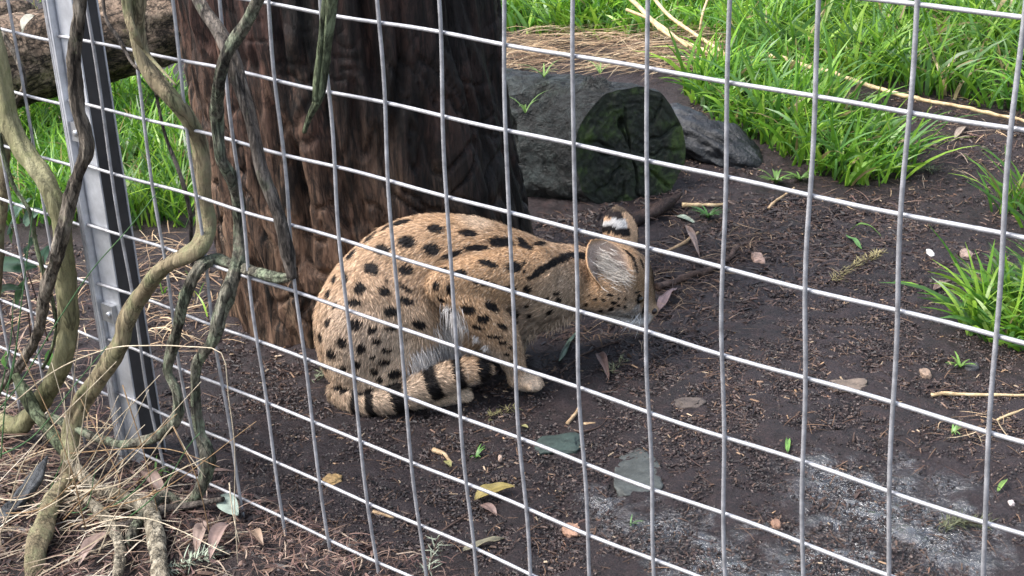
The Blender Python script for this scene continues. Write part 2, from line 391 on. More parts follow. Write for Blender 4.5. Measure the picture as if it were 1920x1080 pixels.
def log_end_mat():
    m = NT('mossy_sawn_end'); n = m.noise(11, detail=8, rough=0.7); f = m.noise(60, detail=7, rough=0.75)
    c = m.ramp(n, [(0.34, (0.006, 0.008, 0.006)), (0.5, (0.018, 0.026, 0.012)), (0.6, (0.045, 0.078, 0.014)), (0.72, (0.09, 0.145, 0.022))])
    c = m.mix(1.0, c, m.ramp(f, [(0.3, g3(0.25)), (0.65, g3(1.2))]), 'MULTIPLY')
    c = m.mix(m.ramp(m.noise(17, detail=5), [(0.68, g3(0)), (0.74, g3(0.7))]), c, (0.09, 0.035, 0.02))
    m.color(c); m.rough(0.7); b = m.bump(n, 0.6, 0.012); m.bump(f, 0.8, 0.006, b); return m.m
def build_log():
    d0 = 3.50
    cen = on_plane(1182, 288, d0); r = 130*mpp(cen)
    n = unit(-0.94*HOR + 0.30*LAT + np.array([0, 0, 0.10])); axis = unit(-0.83*LAT + 0.55*HOR)
    ex = unit(np.cross([0, 0, 1], n)); ex = ex if ex @ LAT > 0 else -ex; ey = np.cross(n, ex); ey = ey if ey[2] > 0 else -ey
    nth, nl = 160, 110; th = np.linspace(0, 2*np.pi, nth, endpoint=False); s = np.linspace(0, 0.85, nl)
    rx, ry = 0.90*r, 1.0*r
    c = np.stack([np.cos(th), np.sin(th), 0*th], 1)
    ring = 1 + 0.05*noise(c*1.6, 5) + 0.025*noise(c*4, 6)
    S, T = np.meshgrid(s, np.arange(nth), indexing='ij'); q = np.stack([np.cos(th)[T.astype(int)]*0.12, np.sin(th)[T.astype(int)]*0.12, S], -1).reshape(-1, 3)
    d = 0.06*fbm(q*9, 3, 90) + 0.045*noise(q*np.array([40, 40, 13]), 91) + 0.03*noise(q*70, 92)
    wr = 1-np.abs(noise(q*np.array([26, 26, 16])+1.6*noise(q*9, 94)[:, None], 93))*2; d = d - 0.05*np.maximum(wr-0.4, 0)
    for a0, s0, dep, wa, ws in ((2.25, 0.155, 0.34, 0.24, 0.020), (1.75, 0.05, 0.14, 0.10, 0.014), (2.9, 0.20, 0.30, 0.35, 0.05)):
        aa = (th[T.astype(int)]-a0+np.pi) % (2*np.pi)-np.pi
        e = np.sqrt((aa/wa)**2+((S-s0)/ws)**2).ravel(); d = d - dep*np.exp(-e**4) + 0.12*np.exp(-(e-1.35)**2*7)
    edge = np.clip(S.ravel()/0.012, 0, 1); d = d*(0.35+0.65*edge) - 0.02*(1-edge)
    rr = ring[T.astype(int)].ravel()*(1+d)*(1+0.10*S.ravel())
    V = cen + S.ravel()[:, None]*axis + (rr*rx*np.cos(th)[T.astype(int)].ravel())[:, None]*ex + (rr*ry*np.sin(th)[T.astype(int)].ravel())[:, None]*ey
    i = (np.arange(nl-1)*nth)[:, None]+np.arange(nth)[None]; j = (np.arange(nl-1)*nth)[:, None]+((np.arange(nth)+1) % nth)[None]
    F = np.stack([i, j, j+nth, i+nth], -1).reshape(-1, 4)
    base = cen*np.array([1, 1, 0]); t = empty('fallen_log', base, 'dark wet fallen log with mossy green cut end lying beside the trunk', 'log')
    sb = obj('log_side', V, F, log_side_mat(), t)
    # cut end: concentric rings with radial checks
    nr = 60; rho = np.linspace(0, 1, nr); RH, T2 = np.meshgrid(rho, th, indexing='ij'); rim = rr[:nth]
    p2 = np.stack([RH*np.cos(T2), RH*np.sin(T2), 0*T2], -1).reshape(-1, 3)
    out = 0.004*fbm(p2*5, 4, 120) + 0.0018*noise(p2*22, 121) - 0.0025*np.maximum(np.sin(RH.ravel()*52+2*noise(p2*2, 122)), 0)*0.35
    for a0, r0, r1, dep in ((0.35, 0.3, 1.0, .014), (-0.1, 0.15, 0.95, .01), (-0.75, 0.45, 1, .016), (-1.35, 0.1, 0.85, .014), (-2.4, 0.2, 0.95, .015), (1.6, 0.0, 0.75, .012), (2.7, 0.3, 0.9, .013), (3.1, 0.1, 0.6, .01), (0.85, 0.5, 1, .012), (1.9, .1, .5, .01), (-1.9, .4, .9, .012)):
        wob = a0+0.12*noise(np.stack([RH.ravel()*5, 0*T2.ravel()+a0*3, 0*T2.ravel()], 1), 131)
        aa = ((T2.ravel()-wob+np.pi) % (2*np.pi)-np.pi)*np.maximum(RH.ravel(), 0.05)
        out = out - dep*np.exp(-(aa/0.016)**2)*np.clip((RH.ravel()-r0)/0.1, 0, 1)*np.clip((r1-RH.ravel())/0.1+0.2, 0, 1)
    ho = np.hypot((p2[:, 0]+0.12)/0.055, (p2[:, 1]-0.47)/0.09); out = out - 0.03*np.exp(-ho**4)
    V2 = cen + (RH*rim[None]*rx*np.cos(T2)).ravel()[:, None]*ex + (RH*rim[None]*ry*np.sin(T2)).ravel()[:, None]*ey + (out*np.clip((1.0-RH.ravel())/0.05, 0, 1)+0.0006)[:, None]*n
    i = (np.arange(nr-1)*nth)[:, None]+np.arange(nth)[None]; j = (np.arange(nr-1)*nth)[:, None]+((np.arange(nth)+1) % nth)[None]
    obj('cut_end', V2, np.stack([i, i+nth, j+nth, j], -1).reshape(-1, 4), log_end_mat(), t)['label'] = 'mossy sawn end with radial cracks'
build_log()

def lump(points, d_up, seed, nth=90, amp=0.12, sc=9, ring=46, flat=0.5):
    """weathered lying log: rounded section swept through points (x,y,z,r)"""
    P = catmull(points, 0.012); n = len(P); r = P[:, 3].copy(); P = P[:, :3]; e = np.minimum(np.arange(n), np.arange(n)[::-1])/6.0
    r = r*np.sqrt(np.clip(1-(1-np.clip(e, 0, 1))**2, 0.03, 1)); T, N, B = frames(P)
    up = np.array([0, 0, 1.0]); s_ = unit(np.cross(T, up)); u_ = np.cross(s_, T)
    th = np.linspace(0, 2*np.pi, nth, endpoint=False)
    V = P[:, None]+r[:, None, None]*(np.cos(th)[None, :, None]*s_[:, None]+flat*np.sin(th)[None, :, None]*u_[:, None])
    q = V.reshape(-1, 3); nn = unit((np.cos(th)[None, :, None]*s_[:, None]+np.sin(th)[None, :, None]*u_[:, None])).reshape(-1, 3)
    al = (q @ T.mean(0)); qq = q-np.outer(al, T.mean(0))*0.72
    d = amp*(fbm(qq*sc, 3, seed)+0.5*noise(qq*ring, seed+5)+0.3*noise(q*90, seed+6)); wr = 1-np.abs(noise(qq*sc*2.4, seed+9))*2
    d = d-amp*0.9*np.maximum(wr-0.45, 0)
    V = q + nn*(d*np.repeat(r, nth))[:, None]
    i = (np.arange(n-1)*nth)[:, None]+np.arange(nth)[None]; j = (np.arange(n-1)*nth)[:, None]+((np.arange(nth)+1) % nth)[None]
    F = np.stack([i, j, j+nth, i+nth], -1).reshape(-1, 4)
    V = np.vstack([V, V[:nth].mean(0)[None], V[-nth:].mean(0)[None]]); a = np.arange(nth); b = (a+1) % nth
    caps = np.concatenate([np.stack([b, a, np.full(nth, len(V)-2)], 1), np.stack([(n-1)*nth+a, (n-1)*nth+b, np.full(nth, len(V)-1)], 1)])
    return V, [F, caps]
def build_more_logs():
    m = wood_mat('slaty_wet_log', [(0.3, (0.006, 0.007, 0.008)), (0.5, (0.018, 0.020, 0.024)), (0.72, (0.042, 0.047, 0.053))], (1, 1, 1), 14, 0.38, (0.8, 0.008), spec=0.5, dark=0.45)
    pts = []
    for px, py, d, r in ((1225, 225, 3.80, 0.085), (1300, 255, 3.74, 0.085), (1365, 285, 3.70, 0.075), (1420, 315, 3.66, 0.050), (1452, 330, 3.65, 0.02)):
        pts.append((*on_plane(px, py, d), r))
    V, F = lump(pts, None, 300, flat=0.62, amp=0.26, sc=14)
    tag(obj('fallen_log', V, F, m.m, origin=np.array(pts[1][:3])*[1, 1, 0]), 'low flat slate-grey wet log between the mossy log and the grass', 'log')
    m = wood_mat('barky_log', [(0.32, (0.07, 0.048, 0.032)), (0.48, (0.22, 0.155, 0.11)), (0.62, (0.38, 0.28, 0.20)), (0.76, (0.52, 0.41, 0.30))], (1, 1, 1), 10, 0.8, (0.9, 0.012), crack=((9, (1, 1, 2.2), .006, .05, .15), (22, (1, 1, 1.6), .006, .05, .3)), lich=(0.26, 0.24, 0.09), lich_scale=6, lich_t=(0.58, 0.72))
    pts = []
    for px, py, d, r in ((-330, 190, 3.9, 0.125), (-120, 140, 4.05, 0.125), (60, 105, 4.2, 0.12), (200, 72, 4.3, 0.115), (330, 38, 4.4, 0.11), (480, -10, 4.5, 0.10)):
        pts.append((*on_plane(px, py, d), r))
    V, F = lump(pts, None, 330, flat=1.0, amp=0.13, sc=6, ring=30)
    tag(obj('fallen_log', V, F, m.m, origin=np.array(pts[2][:3])*[1, 1, 0]), 'long brown fallen log with rough bark propped above the grass behind the post', 'log')
    pts = [(*on_plane(px, py, d), r) for px, py, d, r in ((-200, 60, 4.9, 0.07), (-40, 38, 5.0, 0.06), (65, 14, 5.1, 0.035))]
    V, F = lump(pts, None, 350, flat=1.0, amp=0.13, sc=6, ring=30)
    tag(obj('broken_branch', V, F, m.m, origin=np.array(pts[1][:3])*[1, 1, 0]), 'short thin dark branch lying just beyond the long bark-covered log', 'branch')
    # dark root-like stick under the mossy log and the blackened stub by the vines
    md = wood_mat('rotten_stick', [(0.3, (0.012, 0.009, 0.009)), (0.55, (0.045, 0.028, 0.024)), (0.75, (0.09, 0.06, 0.05))], (1, 1, 1), 18, 0.6)
    pts = [(*ground(px, py, l), r) for px, py, l, r in ((1130, 440, .012, .014), (1185, 425, .014, .018), (1240, 402, .018, .018), (1280, 378, .022, .010))]
    V, F = lump(pts, None, 360, flat=0.8, amp=0.16, sc=20, nth=24)
    tag(obj('rotten_stick', V, F, md.m, origin=np.array(pts[1][:3])), 'dark rotten stick lying under the mossy cut end of the log', 'stick')
    mg = wood_mat('blackened_stub', [(0.3, (0.012, 0.013, 0.015)), (0.55, (0.05, 0.055, 0.062)), (0.8, (0.13, 0.14, 0.15))], (1, 1, 1), 16, 0.5, spec=0.4)
    pts = [(*ground(px, py, l), r) for px, py, l, r in ((-25, 1010, .005, .013), (20, 975, .012, .016), (62, 940, .026, .015), (98, 905, .05, .012))]
    V, F = lump(pts, None, 370, flat=0.7, amp=0.55, sc=34, nth=40)
    tag(obj('wood_stub', V, F, mg.m, origin=np.array(pts[1][:3])), 'short blackened grey wood stub in dry litter behind the vine stem', 'stick')
build_more_logs()

# ------------------------------------------------------------------ fence
WARP = np.array([[0.0565, 0.0127], [-0.033, -0.0278], [0.3724, 0.0155], [-0.1998, -0.0454], [0.0646, 0.0826], [0.2755, -0.4337], [0.1796, 0.097], [-0.4798, -0.0931], [0.1943, 0.2568], [-0.2783, -0.7046]])
def warp(c, r):                       # the panel is a little bent: grid indices to metres
    c = np.asarray(c, float); z = -np.asarray(r, float); x = np.clip(c, -7.2, 8.5)/10; zz = np.clip(z, -8.4, 1.2)/10
    B = np.stack([np.ones_like(x), x, zz, x*x, x*zz, zz*zz, x**3, x*x*zz, x*zz*zz, zz**3], -1); d = B @ WARP
    return 0.1*(c+d[..., 0]), 0.835+0.1*(z+d[..., 1])
WR = 0.0025
def build_fence():
    f = empty('mesh_fence', (0.2, 0, 0.0), 'bent galvanised steel mesh panel with square openings in front of the spotted cat', 'fence')
    for c in range(-7, 13):
        r = np.linspace(-4, 8.45, 50); x, z = warp(c+0*r, r)
        P = np.stack([x, -0.0022+0.0018*np.sin(r*1.9+c*1.3), z], 1); P[:, 0] += 0.0008*np.sin(r*2.6+c*2.1)
        V, F = tube(P, WR, 8, cap=True); obj('wire', V, F, MAT_WIRE, f)
    for r in range(-4, 9):
        c = np.linspace(-7.03, 12.02, 90); x, z = warp(c, r+0*c)
        P = np.stack([x, 0.0030+0.0015*np.sin(c*1.7+r), z+0.0008*np.sin(c*2.3+r*1.7)], 1)
        V, F = tube(P, WR, 8); obj('wire', V, F, MAT_WIRE, f)
    g = empty('mesh_fence', (-1.0, 0, 0.0), 'galvanised steel mesh panel left of the post behind the thick olive vine', 'fence')
    for c in (-7.15, -8.15, -9.16, -10.17, -11.18, -12.18):
        P = np.stack([np.full(40, 0.1*c), np.full(40, -0.002), np.linspace(-0.01, 1.235, 40)], 1); P[:, 0] += 0.0009*np.sin(np.arange(40)*0.5+c)
        V, F = tube(P, WR, 8); obj('wire', V, F, MAT_WIRE, g)
    for r in range(-4, 9):
        c = np.linspace(-7.13, -12.2, 30); P = np.stack([0.1*c, np.full(30, 0.003), 0.835-0.1*(r+0.115)+0.001*np.sin(c*2+r)], 1)
        V, F = tube(P, WR, 8); obj('wire', V, F, MAT_WIRE, g)
build_fence()
def build_post():
    x0, x1, y0, y1, t = -0.700, -0.656, 0.0070, 0.052, 0.0025
    p = empty('fence_post', (-0.68, 0.03, 0.0), 'galvanised square steel fence post between the two mesh panels', 'post')
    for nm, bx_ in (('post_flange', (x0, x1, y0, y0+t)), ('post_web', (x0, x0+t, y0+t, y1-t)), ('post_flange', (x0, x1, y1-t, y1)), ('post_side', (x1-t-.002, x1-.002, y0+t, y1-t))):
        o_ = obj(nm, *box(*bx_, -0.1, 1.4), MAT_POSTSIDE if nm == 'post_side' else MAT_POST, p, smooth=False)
        if nm == 'post_side': o_['label'] = 'dull weathered side of the post with its shade put into the dark colour'
    for xa, xb in ((-0.7065, -0.7025), (-0.7115, -0.7085)):
        obj('edge_flange', *box(xa, xb, -0.0045, 0.012, -0.05, 1.4), MAT_POST, p, smooth=False)
    for px, py in ((140, 248), (202, 588)):
        P = on_fence(px, py, 0.0); cx, cz = P[0], P[2]
        k = obj('clip', *box(cx-0.013, cx+0.016, -0.0015, 0.0066, cz-0.014, cz+0.016), MAT_BOLT, p, smooth=False)
        th = np.linspace(0, 2*np.pi, 6, endpoint=False); P2 = np.array([(cx+0.006, -0.0012, cz), (cx+0.006, -0.0045, cz), (cx+0.006, -0.0055, cz)])
        V, F = tube(P2, np.array([0.005, 0.005, 0.003]), 10); obj('bolt', V, F, MAT_BOLT, k)
build_post()

# ------------------------------------------------------------------ the spotted cat
SV = 2.60                                          # distance of its midline plane
TAN = np.array([0.555, 0.37, 0.235]); OCH = np.array([0.50, 0.305, 0.165]); PALE = np.array([0.70, 0.54, 0.40])
GREY = np.array([0.53, 0.405, 0.31]); WHITE = np.array([0.78, 0.76, 0.74]); BLACK = np.array([0.010, 0.008, 0.008])
# chains: name, [(px, py, offset from midline plane, radius px)], depth scale, fur flow sign, fur length
CH = [
 ('torso', [(1112, 514, .056, 46), (1078, 519, .046, 58), (1036, 533, .030, 76), (990, 537, .015, 90), (940, 523, .005, 96), (865, 503, 0, 99), (775, 520, 0, 110), (700, 592, 0, 106), (690, 655, -.01, 92)], 0.84, 1, .013),
 ('belly', [(960, 575, .0, 60), (880, 600, 0, 72), (800, 625, 0, 68), (745, 660, 0, 70)], 0.95, 1, .030),
 ('thigh', [(770, 545, -.045, 72), (705, 610, -.055, 88), (690, 670, -.055, 78)], 0.85, 1, .013),
 ('knee', [(715, 560, -.062, 66), (772, 585, -.078, 50), (790, 622, -.080, 40)], 0.8, 1, .012),
 ('shank', [(785, 625, -.078, 38), (725, 690, -.085, 44), (672, 740, -.085, 30)], 0.85, 1, .012),
 ('foot', [(665, 745, -.100, 22), (740, 752, -.104, 20), (820, 746, -.104, 19), (862, 739, -.104, 17), (873, 740, -.104, 14)], 0.9, 1, .007),
 ('far_thigh', [(770, 560, .05, 70), (705, 620, .055, 84), (690, 665, .055, 74)], 0.85, 1, .012),
 ('far_shank', [(790, 610, .07, 40), (700, 680, .075, 30), (660, 700, .075, 22), (800, 690, .075, 18)], 0.85, 1, .010),
 ('shoulder', [(995, 522, -.040, 62), (930, 525, -.068, 56), (870, 530, -.092, 42), (834, 533, -.100, 32)], 0.78, 1, .010),
 ('forearm', [(832, 537, -.100, 32), (884, 577, -.104, 42), (928, 620, -.100, 40), (953, 660, -.090, 28), (966, 690, -.080, 21), (974, 708, -.076, 21)], 0.72, 1, .008),
 ('neck_side', [(1095, 530, .030, 44), (1060, 534, .012, 56), (1010, 534, -.018, 72)], 0.85, 1, .012),
 ('paw', [(972, 709, -.076, 21), (990, 717, -.078, 18), (1003, 720, -.079, 14)], 1.05, 1, .005),
 ('far_foreleg', [(1000, 560, .06, 60), (965, 620, .07, 34), (960, 660, .07, 24), (962, 684, .07, 20), (980, 690, .07, 16)], 0.8, 1, .008),
 ('tail', [(640, 735, -.07, 24), (668, 755, -.105, 20), (705, 755, -.122, 21), (750, 746, -.126, 24), (800, 724, -.126, 27), (855, 703, -.122, 25), (893, 693, -.118, 20), (908, 692, -.116, 13)], 1.0, 1, .015),
 ('skull', [(1204, 560, .064, 25), (1182, 512, .060, 40), (1150, 515, .055, 54), (1115, 518, .048, 54)], 0.95, 1, .007),
 ('cheek', [(1192, 575, .040, 22), (1150, 552, .014, 38), (1120, 546, .008, 40)], 0.95, 1, .008),
 ('far_cheek', [(1190, 570, .085, 22), (1150, 545, .095, 38), (1118, 540, .090, 40)], 0.9, 1, .008),
 ('muzzle', [(1222, 582, .064, 14), (1208, 577, .064, 22), (1180, 575, .060, 30), (1140, 570, .055, 30)], 1.0, 1, .005),
 ('chin', [(1212, 598, .060, 12), (1190, 597, .054, 18), (1150, 587, .046, 22)], 1.1, 1, .005),
 ('nose', [(1227, 584, .064, 8), (1224, 579, .064, 10)], 1.2, 1, .002),
]
def serval_surface():
    uu, vv = np.meshgrid(np.linspace(0, 2*np.pi, 18, endpoint=False), np.linspace(0, np.pi, 12), indexing='ij')
    S = np.stack([np.sin(vv)*np.cos(uu), np.sin(vv)*np.sin(uu), np.cos(vv)], -1).reshape(-1, 3)
    i, j = np.meshgrid(np.arange(18), np.arange(11), indexing='ij'); a = i*12+j; b = ((i+1) % 18)*12+j
    FS = np.stack([a, b, b+1, a+1], -1).reshape(-1, 4)
    parts = []; chains = []
    for name, pts, ds, sg, hl in CH:
        W = np.array([np.append(on_plane(px, py, SV+o), r*mpp(on_plane(px, py, SV+o))) for px, py, o, r in pts])
        chains.append((name, W[:, :3], W[:, 3], ds, hl))
        Q = catmull(W, 0.012)
        for q in Q:
            s = S*q[3]; s = s + np.outer((s @ HOR)*(ds-1), HOR); parts.append((q[:3]+s, [FS]))
    # toes on the two near paws
    for px, py, o, r in ((1006, 712, -.086, 10), (1012, 719, -.080, 10), (1006, 725, -.094, 10), (994, 726, -.104, 9), (876, 735, -.108, 8), (880, 742, -.110, 8), (876, 748, -.114, 8)):
        P = on_plane(px, py, SV+o); parts.append((P+S*r*mpp(P), [FS]))
    V, F = merge(parts)
    me = mesh('tmp', V, F); o = bpy.data.objects.new('tmp', me); COL.objects.link(o)
    r = o.modifiers.new('r', 'REMESH'); r.mode = 'VOXEL'; r.voxel_size = 0.0042
    s = o.modifiers.new('s', 'SMOOTH'); s.factor = 0.5; s.iterations = 9
    dg = bpy.context.evaluated_depsgraph_get(); ev = o.evaluated_get(dg); m2 = bpy.data.meshes.new_from_object(ev)
    n = len(m2.vertices); co = np.empty(n*3, np.float32); m2.vertices.foreach_get('co', co); co = co.reshape(-1, 3).astype(float)
    m2.calc_loop_triangles(); t = np.empty(len(m2.loop_triangles)*3, np.int32); m2.loop_triangles.foreach_get('vertices', t); t = t.reshape(-1, 3)
    bpy.data.objects.remove(o); bpy.data.meshes.remove(me); bpy.data.meshes.remove(m2)
    co[:, 2] = np.maximum(co[:, 2], terrain(co[:, 0], co[:, 1])+0.001)
    return co, t, chains
def ear(base, A, B, N, H, W, cup, lean=0.0):
    """cupped ear: base point, axes up / across / opening normal. returns V, F(tri), v, u, inside flag"""
    nu, nv = 22, 20; u = np.linspace(-1, 1, nu); v = np.linspace(-0.12, 1, nv); U, Vv = np.meshgrid(u, v, indexing='ij'); vc = np.clip(Vv, 0, 1)
    w = W*np.power(np.clip(1-np.power(vc, 3.0), 0, 1), 0.5)*(0.80+0.25*np.sin(np.pi*np.clip(vc*0.9+0.12, 0, 1)))
    w = np.maximum(w, 0.0008)
    layers = []
    for k, off in ((1, 0.0), (0, -0.0028)):
        dep = cup*(U**2-0.55)*(1-0.45*vc)*np.sqrt(np.clip(1.02-vc**3, 0, 1)) + lean*vc**2
        P = base + (H*Vv)[..., None]*A + (w*U*(1-0.10*(1-k)*0))[..., None]*B + (dep+off)[..., None]*N
        layers.append(P.reshape(-1, 3))
    n = nu*nv; i, j = np.meshgrid(np.arange(nu-1), np.arange(nv-1), indexing='ij'); a = (i*nv+j).ravel(); b = ((i+1)*nv+j).ravel()
    F1 = np.concatenate([np.stack([a, b, b+1], 1), np.stack([a, b+1, a+1], 1)])
    edge = np.concatenate([np.arange(nv), np.arange(1, nu)*nv+nv-1, ((nu-1)*nv+np.arange(nv))[::-1][1:]]); e0, e1 = edge[:-1], edge[1:]
    FE = np.concatenate([np.stack([e0, e1, e1+n], 1), np.stack([e0, e1+n, e0+n], 1)])
    F = np.concatenate([F1, F1[:, ::-1]+n, FE]); Vt = np.vstack(layers)
    nn = np.cross(Vt[F1[:, 1]]-Vt[F1[:, 0]], Vt[F1[:, 2]]-Vt[F1[:, 0]]).sum(0)
    if nn @ N < 0: F = F[:, ::-1]
    return Vt, F, np.tile(Vv.ravel(), 2), np.tile(U.ravel(), 2), np.repeat([1, 0], n)
Z2 = np.array([560.0, 360.0]); ZS = 2.454
SPOTS = [(490,138,44,13,-8),(345,203,38,12,-40),(420,160,26,10,-30),(400,257,34,22,0),(515,222,36,26,10),(627,255,38,26,5),(645,170,38,18,10),(790,190,40,13,10),(720,282,48,13,-20),(835,255,55,13,3),(950,235,55,24,10),(1050,250,36,18,15),(1120,246,40,10,-10),
 (345,348,34,28,0),(505,350,34,24,5),(880,325,45,13,15),(1000,340,34,22,5),(1045,320,10,8,0),(1045,360,8,8,0),(670,352,32,10,5),(755,367,30,13,8),(860,412,50,13,12),(975,440,30,12,5),(632,422,13,20,10),(703,445,16,26,-10),
 (275,435,26,24,-20),(385,447,32,20,5),(500,430,36,11,35),(255,497,28,16,0),(178,510,13,18,30),(145,460,11,22,20),(175,390,10,20,20),(225,390,12,28,10),(255,282,36,14,-45),(500,488,32,16,15),(422,536,32,22,0),(545,598,30,18,25),
 (140,590,18,22,20),(270,598,30,24,0),(345,620,20,16,-10),(430,612,22,10,0),(105,655,12,20,0),(205,680,24,24,20),(292,708,20,20,0),(365,672,22,12,0),(150,732,26,22,30),(410,712,22,12,0),(345,745,14,9,0),(395,768,30,14,-5),(270,780,18,18,0),(208,800,16,14,0),(130,790,28,18,35),(352,812,20,16,-10),(380,850,18,16,-10),(450,825,30,20,-15),(270,838,14,12,0),(185,885,18,10,10),(215,900,18,10,10),(140,870,12,9,20),(285,915,16,12,0),(420,880,26,10,-15),(330,895,16,10,-10),(405,610,9,7,0),(405,400,10,8,0),(80,640,8,22,0),(75,720,7,18,0),
 (775,535,30,20,20),(885,520,34,20,30),(845,580,28,18,-10),(935,612,26,11,30),(820,618,28,9,15),(900,660,32,8,5),(935,690,18,8,0),(975,710,18,7,0),(700,550,10,16,0),(655,488,16,9,30),(1060,443,18,18,0),(1010,552,16,20,0),(1080,567,10,10,0),(1060,520,9,8,0),(1195,460,14,10,0),(1155,490,13,13,0),(1205,490,12,12,0),(1165,550,22,9,-40),(1000,590,22,7,0),(985,770,14,6,10),(955,740,14,6,0),
 (1335,520,9,11,0),(1375,490,8,6,0),(1412,497,9,7,0),(1400,548,11,8,0),(1457,507,15,8,0),(1447,537,12,9,0),(1440,472,15,5,10),(1510,490,7,6,0),(1480,487,7,5,0),(1500,297,22,15,20),(1480,520,8,6,0),(1510,525,8,6,0),(1350,470,6,5,0),(1300,600,6,5,0),
 (1470,262,34,5,8),(1520,280,30,6,35),(1545,305,26,6,60),(1560,350,24,6,75),(1585,330,22,5,70),(1530,345,12,8,40),(1500,240,26,5,10),(1572,492,19,20,0),(1592,535,6,26,12),(1560,462,14,5,-20)]
for k in range(11):                                   # broad black bar on the neck
    t = k/10; SPOTS.append((1080+235*t, 385-150*t+60*t*t+(-10)*math.sin(t*3.1), 20, 15 if k else 10, -25))
PAINT = [  # px, py, r px, colour, strength: coat tones by place on the animal
 (720,690,130,PALE,.8),(640,620,90,GREY,.6),(690,560,90,GREY,.35),(760,470,130,TAN,.6),(900,450,140,OCH,.7),(1000,470,80,OCH,.6),(900,560,90,OCH*1.08,.6),(1050,560,70,PALE,.5),(1040,600,60,PALE*.95,.6),
 (830,650,42,WHITE*.85,1),(800,672,48,WHITE*.9,1),(790,690,30,WHITE*.8,.9),(850,620,30,WHITE*.75,.9),(843,590,24,WHITE*.8,.9),(900,415,36,PALE*1.05,.7),
 (834,573,7,WHITE,1),(851,594,8,WHITE,1),(871,614,8,WHITE,1),(892,635,8,WHITE,1),(911,653,8,WHITE,1),(929,671,8,WHITE,.9),
 (950,700,18,PALE,.7),(995,718,26,PALE*1.15,.9),(865,740,24,PALE*1.1,.8),
 (1120,555,40,OCH*1.25,.7),(1165,590,26,WHITE,.9),(1190,595,22,WHITE,1),(1213,598,14,WHITE,1),(1180,575,16,PALE*1.2,.8),(1215,575,14,PALE,.6),(1140,590,20,PALE*1.2,.7),(1205,530,26,OCH*.95,.7),(1180,480,34,OCH*.95,.6),(1228,560,10,OCH*.9,.7),(1175,598,20,WHITE*1.1,1),(1196,598,18,WHITE*1.1,1),(1212,600,13,WHITE*1.1,1),(1150,592,18,WHITE,.8),(1195,578,12,WHITE,.7)]
